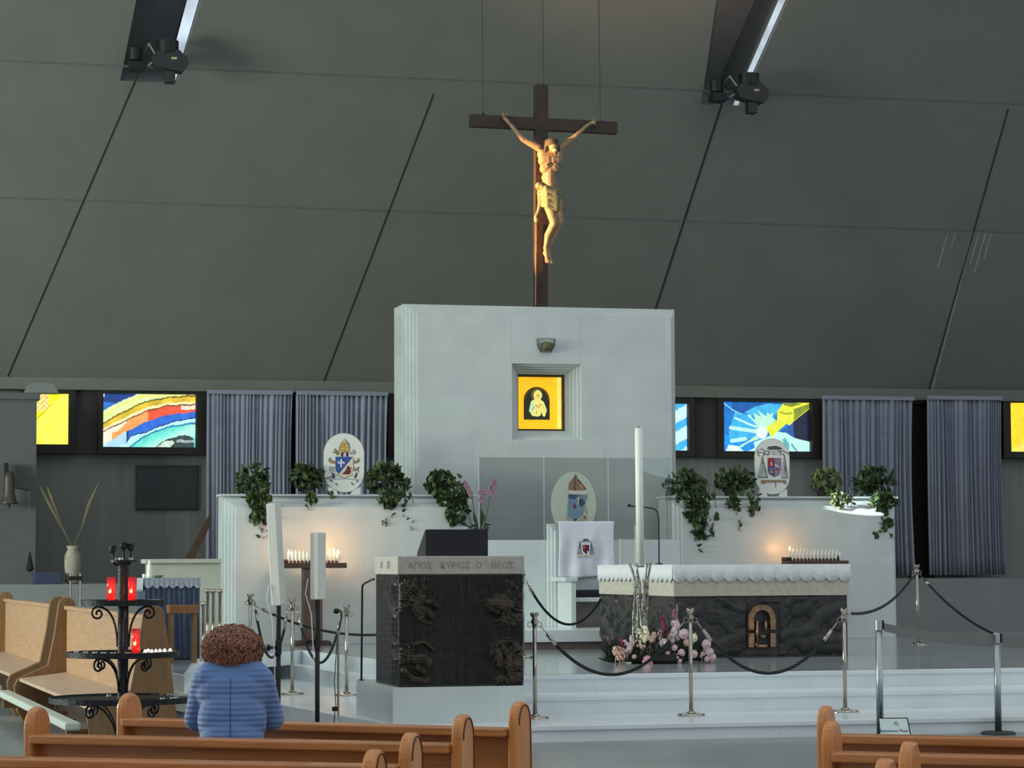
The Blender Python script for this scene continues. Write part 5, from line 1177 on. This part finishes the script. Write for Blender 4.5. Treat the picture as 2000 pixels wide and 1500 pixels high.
# ------------------------------------------------------------------ person
def person():
    D0 = 12.08; o = Dp(452, 1400, D0); t = thing('person', 'person with curly brown hair in a quilted blue jacket, leaning forward on a pew', 'person', (o.x, D0, 0), R(2))
    def ge(B, g=0, arms=True):
        for c, r_ in (((0, -.02, .60), (.150, .13, .14)), ((0, -.005, .70), (.148, .120, .16)), ((0, .01, .80), (.146, .112, .16)), ((0, .04, .93), (.150, .105, .16)), ((0, .075, 1.06), (.160, .105, .11))): B.ell(c, [x+g for x in r_], 22, 14)
        B.caps((-.095, .085, 1.125), (.095, .085, 1.125), .072+g, .072+g)
        for s_ in (-1, 1):
            B.caps((s_*.125, .09, 1.115), (s_*.178, .17, .93), .058+g, .047+g); B.caps((s_*.178, .17, .93), (s_*.07, .40, .93), .047+g, .030+g)
    B = MB(); ge(B, -.012)
    B.caps((0, .09, 1.12), (0, .13, 1.20), .050, .048); B.ell((0, .16, 1.245), (.073, .092, .10), 24, 16); B.caps((0, .22, 1.215), (0, .235, 1.185), .045, .03)
    B.caps((0, .248, 1.245), (0, .268, 1.228), .012, .016)
    for s_ in (-1, 1):
        B.ell((s_*.077, .15, 1.24), (.010, .022, .032), 10, 8)
        B.ell((s_*.062, .435, .935), (.038, .045, .020), 14, 9)
        for i, (dx, L_) in enumerate(((-.027, .062), (-.009, .072), (.009, .068), (.025, .052))):
            p = (s_*.062+dx, .465, .94); q = (s_*.062+dx*1.05, .465+L_*.6, .938); r_ = (s_*.062+dx*1.0, .465+L_*.85, .922)
            B.caps(p, q, .0095, .009); B.caps(q, r_, .009, .0075)
        B.caps((s_*.030, .43, .945), (s_*.012, .47, .955), .012, .009)
        B.caps((s_*.09, .02, .56), (s_*.11, .44, .52), .085, .062); B.caps((s_*.11, .44, .52), (s_*.11, .42, .11), .058, .038); B.caps((s_*.11, .40, .06), (s_*.115, .55, .05), .042, .036)
    B.build('body', mat('skin', (206, 160, 134), .6, 0, .06, 10), t, remesh=.0075, sm=2)
    m = MB()
    for s_ in (-1, 1): m.ell((s_*.028, .243, 1.255), (.012, .008, .007), 10, 7)
    m.build('eyes', mat('eye', (60, 50, 46), .3), t); MB().tube([(-.022, .262, 1.195), (0, .268, 1.193), (.022, .262, 1.195)], .005, 6).build('mouth', mat('lips', (168, 96, 90), .5), t)
    J = MB(); ge(J, .014); J.caps((-.05, .085, 1.165), (.05, .085, 1.165), .05, .05)
    J.ell((0, -.02, .58), (.165, .145, .13), 22, 12)
    jm_ = mat('quilted_blue', (84, 118, 172), .62, 0, .10, 5, sheen=.2); nt = jm_.node_tree; n = nt.nodes; L = nt.links; b = n['Principled BSDF']
    tc = n.new('ShaderNodeTexCoord'); mp = n.new('ShaderNodeMapping'); L.new(tc.outputs['Object'], mp.inputs[0]); mp.inputs['Scale'].default_value = (.3, .3, 1)
    wv = n.new('ShaderNodeTexWave'); wv.bands_direction = 'Z'; wv.inputs['Scale'].default_value = 12.5; wv.inputs['Distortion'].default_value = 1.2; wv.inputs['Detail'].default_value = 1.5
    L.new(mp.outputs[0], wv.inputs[0]); bp = n.new('ShaderNodeBump'); bp.inputs['Strength'].default_value = .32; bp.inputs['Distance'].default_value = .012
    L.new(wv.outputs['Fac'], bp.inputs['Height']); L.new(bp.outputs[0], b.inputs['Normal'])
    J.build('quilted_jacket', jm_, t, remesh=.009, sm=3)
    MB().tube([(0.002, -.088, 1.13), (.003, -.108, 1.03), (.003, -.103, .90), (.002, -.130, .78)], .0035, 6).build('back_seam', mat('seam_blue', (58, 84, 130), .8), t)
    T = MB()
    T.ell((0, -.0, .53), (.175, .16, .085))
    for s_ in (-1, 1): T.caps((s_*.09, .02, .56), (s_*.11, .44, .52), .095, .072); T.caps((s_*.11, .44, .52), (s_*.11, .42, .14), .068, .055)
    T.build('trousers', mat('dark_trousers', (36, 38, 46), .8), t, remesh=.012, sm=2)
    for s_ in (-1, 1): q = MB(); q.caps((s_*.11, .39, .05), (s_*.118, .57, .045), .048, .042); q.build('shoe', BLACK, t, smooth=True)
    # curly hair
    random.seed(77); Hm = MB(); c0 = Vector((-.006, .135, 1.278))
    Hm.ell(c0, (.112, .105, .088), 24, 16); Hm.ell(c0+Vector((0, -.01, -.04)), (.118, .10, .060), 24, 14)
    for k in range(260):
        a = random.uniform(0, 6.283); b_ = math.asin(random.uniform(-.62, 1)); e = Vector((math.cos(a)*math.cos(b_), math.sin(a)*math.cos(b_), math.sin(b_)))
        if e.y > .55 and e.z < .45: continue
        Hm.ell(c0+Vector((e.x*.113, e.y*.108, e.z*.085-.012)), random.uniform(.010, .022), 8, 6)
    hm = mat('curly_brown_hair', (104, 72, 60), .75, 0, .55, 34, .8, 90)
    hr = Hm.build('hair', hm, t, remesh=.006, sm=1)
    Q = MB()
    for k in range(2600):
        a = random.uniform(0, 6.283); b_ = math.asin(random.uniform(-.66, 1)); e = Vector((math.cos(a)*math.cos(b_), math.sin(a)*math.cos(b_), math.sin(b_)))
        if e.y > .55 and e.z < .45: continue
        k_ = random.choice((random.uniform(.98, 1.08), random.uniform(1.04, 1.2))); p = c0+Vector((e.x*.122*k_, e.y*.116*k_, e.z*.096*k_-.014-.012*(1 if b_ < 0 else 0))); r_ = random.uniform(.006, .013)
        u_ = e.cross(Vector((random.uniform(-1, 1), random.uniform(-1, 1), 1))).normalized(); v_ = e.cross(u_)
        Q.tube([p+(u_*math.cos(j*.9)+v_*math.sin(j*.9))*r_+e*(.0016*j-.006) for j in range(9)], .0021, 3, cap=False)
    cu = Q.build('curls', mat('hair_curl', (150, 108, 88), .7, 0, .5, 60), hr, fix=False)
person()

# ------------------------------------------------------------------ iron candle stand
cs = Dp(240, 1300, 20); t = thing('votive_candle_stand', 'tall black wrought iron candle stand with three round tiers and scrolls', 'candle stand', (cs.x, 20, 0), R(15))
def zc20(py): return Dp(240, py, 20).z
Z1, Z2, Z3, ZT = zc20(1175), zc20(1276), zc20(1364), zc20(1096)
q = MB(); q.lathe([(.30, 0), (.30, .02), (.06, .05), (.042, .08), (.042, ZT)], 20); q.build('pole', IRON, t)
for k in range(3): a = k*2.094; MB().tube([(.04*math.cos(a), .04*math.sin(a), .35), (.2*math.cos(a), .2*math.sin(a), .22), (.38*math.cos(a), .38*math.sin(a), .02)], .018, 8).build('foot', IRON, t)
TL = []
for z, r_ in ((Z1, .325), (Z2, .432), (Z3, .565)):
    q = MB(); q.lathe([(.04, z-.012), (r_-.01, z-.012), (r_, z-.03), (r_+.006, z+.014), (r_-.012, z+.014), (r_-.014, z-.002), (.04, z-.002)], 48); TL.append(q.build('tier', IRON, t))
def scroll(a, z0, z1, rr, flip, parent):
    d = Vector((math.cos(a), math.sin(a), 0)); pts = []
    for i in range(9): f = i/8; pts.append(d*(.045+rr*f**2.2)+Vector((0, 0, z0+(z1-z0)*math.sin(f*1.5))))
    c = pts[-1]+Vector((0, 0, -.055))
    for i in range(1, 22):
        g = math.pi/2-i*.42; r_ = .055*(1-i/24); pts.append(c+d*(r_*math.cos(g)*(1))+Vector((0, 0, r_*math.sin(g))))
    MB().tube(pts, .0085, 7).build('scroll', IRON, parent)
for (za, zb_, rr) in ((Z2+.05, Z1-.035, .15), (Z3+.05, Z2-.035, .20), (.15, Z3-.04, .28)):
    for k in range(4): scroll(R(15+90*k+(20 if rr > .16 else -15)+(.0)), za, zb_, rr, 0, t)
q = MB()
for (dx, h_) in ((-.085, .045), (.0, .07), (.055, .06)):
    q.tube([(0, 0, ZT-.04), (dx*.9, 0, ZT-.02), (dx, 0, ZT+.02+h_)], .010, 7); q.lathe([(.016, ZT+.02+h_), (.026, ZT+.03+h_), (.028, ZT+.075+h_), (.02, ZT+.08+h_)], 12, None, dx, 0)
q.lathe([(.03, ZT-.012), (.105, ZT-.008), (.105, ZT+.008), (.03, ZT+.01)], 20); q.build('top_cups', IRON, t)
RG = mat('red_glass', (190, 18, 20), .06, 0, .35, 14, emis=.28, alpha=.74); RF = mat('candle_fire', (255, 170, 70), .5, emis=16)
TLM = mat('tea_light_cup', (200, 204, 206), .35, .6)
SG_ = 'red glass votive candles on the iron stand'
def on(px, z, dy=0.0): p = Dp(px, 1200, 20+dy); return Vector((p.x, 20+dy, z))
def red(px, z, dy, h, lab):
    p = on(px, z, dy); t = thing('red_votive_glass', lab, 'candle glass', p, 0, SG_)
    MB().lathe([(.031, 0), (.034, .02), (.033, h*.6), (.035, h)], 20).build('red_glass', RG, t, smooth=True)
    MB().ell((-.004, -.036, h*.42), (.010, .004, .014)).build('flame', RF, t)
    l = bpy.data.lights.new('votive_light', 'POINT'); l.energy = .9; l.color = (1, .22, .08); l.shadow_soft_size = .02; lo = bpy.data.objects.new('votive_light', l); COL.objects.link(lo); lo.location = p+Vector((0, -.09, h*.5))
red(217, Z1+.001, -.12, .190, 'red glass votive candle on the upper tier, left of the iron pole')
red(258, Z1+.001, -.10, .190, 'red glass votive candle on the upper tier, right of the iron pole')
red(266, Z2+.001, -.20, .195, 'red glass votive candle standing on the middle tier')
CNT = {}
ORDM = ('burning tea light at the front edge nearest the red glass', 'burning tea light second from the red glass', 'burning tea light in the middle of the glowing row', 'burning tea light third from the right end of the glowing row', 'burning tea light second from the right end of the glowing row', 'burning tea light at the right end of the glowing row', 'burning tea light behind the row, close to the red glass')
for (px, tier, dy, litv) in ((284, Z2, -.30, 1), (297, Z2, -.26, 1), (305, Z2, -.20, 1), (313, Z2, -.14, 1), (322, Z2, -.10, 1), (333, Z2, -.02, 1), (290, Z2, -.1, 1), (250, Z2, -.33, 0), (222, Z2, -.30, 0), (203, Z2, -.22, 0), (186, Z2, -.14, 0), (168, Z2, -.1, 0), (150, Z2, .04, 0),
    (214, Z3, .28, 0), (318, Z3, -.30, 0), (338, Z3, -.24, 0), (346, Z3, -.12, 0), (223, ZT+.01, 0.0, 0), (229, ZT+.01, .03, 0), (234, ZT+.01, -.07, 0), (256, ZT+.01, .0, 0)):
    if tier > Z1: px = {223: 224, 229: 230, 234: 236, 256: 255}[px]
    p = on(px, tier+.001 if tier < Z1 else tier, dy)
    where = {Z2: 'middle', Z3: 'bottom'}.get(tier, 'top'); ky = (where, litv); CNT[ky] = CNT.get(ky, 0)+1
    OD = ('first', 'second', 'third', 'fourth', 'fifth', 'sixth', 'seventh')
    NOTE = {('middle', 1): ORDM[CNT[ky]-1] if litv else '', ('middle', 0): OD[CNT[ky]-1]+' unlit tea light left of the red glass on the middle tier', ('bottom', 0): ('tea light left of the pole on the bottom tier', 'silver tea light just right of the small pew end, bottom tier', 'middle silver tea light right of the pole, bottom tier', 'rightmost silver tea light on the bottom tier')[min(CNT[ky]-1, 3)],
        ('top', 0): ('leftmost white tea light under the top cups', 'second white tea light under the top cups', 'third white tea light under the top cups', 'rightmost white tea light under the top cups')[min(CNT[ky]-1, 3)]}[ky]
    t = thing('tea_light', NOTE, 'tea light', p, 0, '%s tea lights, %s tier' % ('burning' if litv else 'unlit', where))
    MB().lathe([(.019, 0), (.020, .016), (.016, .016), (.015, .012)], 14).build('cup', TLM, t)
    if litv: MB().ell((0, -.004, .022), (.011, .011, .015)).build('flame', mat('tea_flame', (255, 214, 180), .5, emis=7), t)

# ------------------------------------------------------------------ left corner: table, stool, counter, vase, plaque, bell
def boxw(name, lab, cat, px0, px1, pyt, pyb, v, depth, m, group=None):
    u0, zt = uz(px0, pyt, v); u1, zb = uz(px1, pyb, v); t = sthing(name, lab, cat, u0, v, zb, group); return t, u1-u0, zt-zb
u0, zt = uz(286, 1130, 31.3); u1, _ = uz(390, 1130, 31.3)
t = sthing('credence_table', 'small table under a dark blue cloth with lace border at the left', 'table', u0, 31.3, ZP); w_, h_ = u1-u0, zt-ZP
MB().bx(.02, w_-.02, .02, .78, .0, h_-.01).build('table_body', DARKW, t)
nv = 120; vs = []; fs = []
path = [(0, .8)]; 
for i in range(41): path.append((0, .8*(1-i/40)))
for i in range(nv+1): path.append((w_*i/nv, 0))
vs = []
for i, (x, y) in enumerate(path):
    for z, am in ((h_, 0), (h_*.6, .6), (.02, 1)):
        o_ = .016+.014*am*math.sin(i*.55)+.008*am*math.sin(i*.21); vs.append((x-(o_ if x == 0 else 0), y-(o_ if y == 0 else 0), z))
fs = [(3*i+j, 3*i+3+j, 3*i+4+j, 3*i+1+j) for i in range(len(path)-1) for j in range(2)]
m = MB(); m.add(vs, fs); o = m.build('blue_cloth', mat('navy_cloth', (56, 70, 92), .85, 0, .15, 9), t, smooth=True)
m = MB(); m.bx(-.02, w_+.01, -.02, .8, h_, h_+.006)
vs = []; N = 90
for i in range(N+1):
    x = -.03+(w_+.04)*i/N; d = -.085-.035*abs(math.sin(i*math.pi/13)); vs += [(x, -.034, h_+.004), (x, -.040+.004*math.sin(i*.8), h_+d)]
m.add(vs, [(2*i, 2*i+2, 2*i+3, 2*i+1) for i in range(N)])
vs = []
for i in range(41): y = .8*i/40; vs += [(-.034, y, h_+.004), (-.042, y, h_-.12-.04*abs(math.sin(i*math.pi/11)))]
m.add(vs, [(2*i, 2*i+2, 2*i+3, 2*i+1) for i in range(40)]); o = m.build('lace_border', mat('grey_lace', (150, 160, 170), .9, 0, .35, 60), t)
zt_ = h_+ZP+.006
u_, _ = uz(292, 1130, 31.55); t = sthing('small_white_statuette', 'small white figurine standing at the left end of the blue table', 'statuette', u_, 31.55, zt_)
MB().lathe([(.035, 0), (.034, .03), (.026, .08), (.030, .14), (.016, .17), (.020, .19), (.014, .21), (.003, .225)], 16).build('figure', WAX, t, smooth=True)
u_, _ = uz(281, 1128, 31.6); t = sthing('white_jar', 'tiny white jar beside the figurine on the blue table', 'jar', u_, 31.6, zt_); MB().lathe([(.016, 0), (.02, .03), (.016, .05)], 14).build('jar_body', WAX, t)
u_, _ = uz(308, 1128, 31.7); t = sthing('glass_dish', 'shallow glass dish on the blue table, right of the figurine', 'dish', u_, 31.7, zt_); MB().lathe([(.04, 0), (.09, .03), (.085, .032), (.03, .006)], 20).build('dish_body', mat('green_glass', (130, 150, 136), .1, alpha=.8), t, smooth=True)
# stool
u0, zs_ = uz(331, 1182, 30.2); u1, _ = uz(388, 1182, 30.2); w_ = u1-u0; t = sthing('wooden_stool', 'brown wooden stool in front of the blue clothed table', 'stool', u0, 30.2, ZP); h_ = zs_-ZP
MB().bx(0, w_, 0, .34, h_-.10, h_).build('seat', mat('stool_wood', (122, 78, 46), .5, 0, .2, 4), t, bevel=.006)
for x in (.02, w_-.05):
    for y in (.02, .28): MB().bx(x, x+.035, y, y+.035, 0, h_-.10).build('leg', PEWFE, t)
# spare stanchions leaning together
for px, D_, lab in ((398, 31.0, 'spare chrome post nearest the blue table, slightly shorter'), (406, 33.5, 'second spare chrome post right of the blue table'), (417, 33.2, 'third spare chrome post before the cream wall'), (430, 33.8, 'spare chrome post against the left marble wall edge')):
    b = Dp(px, 1150 if px > 400 else 1175, D_); zt_ = b.z
    zb_s = ZP if D_ < 50 else 0; t = thing('spare_post', lab, 'post', (b.x, b.y, zb_s), 0, 'spare chrome posts in the corner'); hh = zt_-zb_s
    MB().lathe([(.05, 0), (.05, .01), (.02, .02), (.020, hh-.06), (.032, hh-.055), (.036, hh-.01), (.02, hh)], 16).build('post_body', CHROME, t, smooth=True)
# cream counter
u0, zt = uz(290, 1092, 35.6); u1, _ = uz(432, 1092, 35.6); t = sthing('cream_counter', 'cream stone counter wall behind the blue table, left of the marble wall', 'counter', u0, 35.6, ZP)
MB().bx(.02, u1-u0, .04, .6, 0, zt-ZP-.06).build('counter_body', CREAM, t); MB().bx(-.04, u1-u0, -.0, .64, zt-ZP-.06, zt-ZP).build('counter_top', CREAM, t, bevel=.006)
u0, z0_ = uz(360, 1092, 39.0); u1, z1_ = uz(411, 1008, 39.0); t = sthing('stair_handrail', 'slanting dark wooden handrail above the cream counter', 'handrail', u0, 39.0, 1.1)
m = MB(); m.add([(0, 0, z0_-1.1-.3), (.0, 0, z0_-1.1), (u1-u0, 0, z1_-1.1+.06), (u1-u0, 0, z1_-1.1-.12), (.12, 0, z0_-1.1-.06), (.12, 0, z0_-1.1-.3)], [(0, 1, 2, 3, 4, 5)]); o = m.build('rail', DARKW, t); o.modifiers.new('s', 'SOLIDIFY').thickness = .06
MB().bx(.02, .08, 0, .06, -.58, .25).build('newel_post', DARKW, t)
# plaque, vase, bench and bell
t, w_, h_ = boxw('dark_plaque', 'dark rectangular plaque on the back wall under the rainbow window', 'plaque', 266, 386, 908, 996, 43.14, .05, BRONZE)
MB().bx(0, w_, 0, .055, 0, h_).build('plate', mat('slate_plate', (44, 47, 50), .5, .1, .12, 5), t, bevel=.008)
m = MB(); m.bx(.03, w_-.03, -.006, 0, .03, .04); m.bx(.03, w_-.03, -.006, 0, h_-.04, h_-.03); m.build('plate_rim', BLACK, t)
u_, zt = uz(142, 1066, 39.8); t = sthing('stone_vase', 'pale stone vase holding dried stalks on the ledge at the left', 'vase', u_, 39.8, 1.40); h_ = zt-1.40
MB().lathe([(.07, 0), (.10, .04), (.125, h_*.5), (.12, h_*.75), (.075, h_*.9), (.10, h_), (.085, h_), (.06, h_*.9)], 24).build('vase_body', mat('vase_stone', (148, 142, 128), .8, 0, .15, 12), t, smooth=True)
DR = mat('dried_stalk', (104, 96, 68), .9)
for L, wd in (([(142, 1070), (120, 1030), (97, 985), (78, 950)], 1), ([(142, 1070), (118, 1020), (100, 970), (92, 950)], 1), ([(142, 1070), (160, 1030), (175, 985), (194, 940)], 1.3)):
    q = MB(); P_ = [uz(a, b, 39.8) for a, b in L]; pts = [(p[0]-u_, 0, p[1]-1.40) for p in P_]; q.tube(pts, [.004, .008, .028*wd, .006], 7); q.build('dried_stalk', DR, t)
u0, zt = uz(66, 1118, 39.6); u1, _ = uz(141, 1118, 39.6); t = sthing('dark_blue_box', 'long dark blue box lying on the ledge left of the vase', 'box', u0, 39.6, 1.40)
MB().bx(0, u1-u0-.16, 0, .4, 0, zt-1.40).build('box_body', mat('dark_blue', (44, 54, 80), .6), t, bevel=.01)
v_ = 41.22; u_, zc_b = uz(17, 905, v_)
t = sthing('wall_bell', 'dark bronze bell on a bracket on the grey wall at the left edge', 'bell', u_, v_-.0, uz(17, 985, v_)[1])
zb0_ = uz(17, 985, v_)[1]
def bp_(px, py): u, z = uz(px, py, v_); return (u-u_, -.17, z-zb0_)
zt0_ = bp_(17, 915)[2]
MB().lathe([(.145, 0), (.15, .01), (.115, .06), (.09, .16), (.085, zt0_*.72), (.07, zt0_*.86), (.02, zt0_*.92)], 26, Matrix.Translation((0, -.17, 0))).build('bell_body', mat('old_bronze', (70, 66, 62), .5, .5), t, smooth=True)
x_ = bp_(12, 900)[0]; MB().bx(x_-.03, x_+.03, -.20, 0, zt0_*.5, zt0_+.08).build('bracket', IRON, t)
MB().tube([(0, -.17, .1), (0, -.17, -.06)], [.012, .024], 8).build('clapper', IRON, t)
m = MB(); m.tube([bp_(20, 952), bp_(56, 958)], .010, 6); m.tube([bp_(56, 958), bp_(57, 1080)], .006, 6); m.build('pull_arm', BLACK, t)
MB().tube([bp_(57, 1078), bp_(57, 1090), bp_(57, 1112), bp_(57, 1117)], [.01, .03, .065, .01], 10).build('pull_tassel', mat('black_tassel', (22, 23, 30), .9), t)
# chrome handrail pair near the benches
a = Dp(147, 1120, 37.2); t = thing('low_chrome_rail', 'two slim chrome posts joined by a dark bar, behind the benches', 'rail', (a.x, 37.2, ZP), R(8)); hh = a.z-ZP
for x in (-.07, .07): MB().lathe([(.04, 0), (.04, .01), (.018, .015), (.018, hh), (.01, hh+.01)], 14, None, x, 0).build('post', CHROME, t, smooth=True)
MB().bx(-.09, .10, -.02, .02, hh-.10, hh-.04).build('cross_bar', BLACK, t)
# ceiling fixtures
def floodlight(px, py, lab):
    c = cp(px, py); c = c-nrm*.55; t = thing('ceiling_projector', lab, 'projector', S(*c), TH, 'black projectors at the roof slots'); t.scale = (.86, .86, .86); k = .0083
    def q_(x, y): return (x-px)*k, (py-y)*k
    m = MB(); m.prism([(-.30, .06), (-.22, -.08), (.04, -.14), (.10, -.14), (.26, -.16), (.36, -.02), (.34, .10), (.20, .24), (-.10, .26), (-.24, .18)], -.16, .16); m.build('housing', mat('projector_black', (36, 37, 40), .5, .1), t, bevel=.01)
    MB().lathe([(.20, .20), (.20, .42), (.17, .42), (.17, .30)], 28).build('lamp_drum', BLACK, t, smooth=False)
    MB().bx(-.05, .13, -.12, .10, -.36, -.13).build('lower_snout', mat('projector_black', (36, 37, 40)), t, bevel=.012)
    MB().bx(.05, .15, -.166, -.16, .06, .10).build('rating_plate', mat('plate_yellow', (170, 160, 120), .5), t)
    m = MB(); m.tube([(-.22, .05, .18), (-.32, .2, .40), (-.36, .45, .30)], .02, 6); m.tube([(-.28, 0, .02), (-.40, .45, -.05)], .022, 6); m.tube([(.0, .1, .2), (.0, .6, .1)], .025, 6); m.build('bracket', mat('bracket_grey', (150, 154, 156), .5, .6), t)
    MB().lathe([(.13, -.10), (.14, .12), (.10, .14)], 24, Matrix.Translation((-.55, .30, .20))).build('second_lamp', BLACK, t)
    MB().bx(-.68, -.40, .15, .45, -.10, .07).build('control_box', BLACK, t, bevel=.01)
floodlight(321, 104, 'black projector hanging at the foot of the left roof slot')
floodlight(1444, 166, 'black projector hanging at the foot of the right roof slot')
a = cp(645, 750); t = thing('small_ceiling_lamp', 'small clear lamp on the roof edge above the middle curtains', 'lamp', S(a.x, a.y-.12, a.z-.04), TH)
m = MB(); m.bx(-.12, .12, -.04, .04, -.03, .0); m.tube([(-.06, 0, 0), (0, 0, .07), (.06, 0, 0)], .012, 6); m.build('lamp_body', mat('clear_plastic', (130, 132, 126), .4), t)

u_, z_ = uz(82, 771, 41.1); t = sthing('wall_uplight', 'grey trapezoid uplight on top of the left wall beside the yellow window', 'lamp', u_, 41.25, Z768+.001)
m = MB(); m.prism([(-.28, 0), (.28, 0), (.20, .16), (-.18, .16)], 0, .3); m.build('lamp_housing', mat('uplight_grey', (112, 116, 114), .6), t, bevel=.008)
bpy.context.view_layer.update()
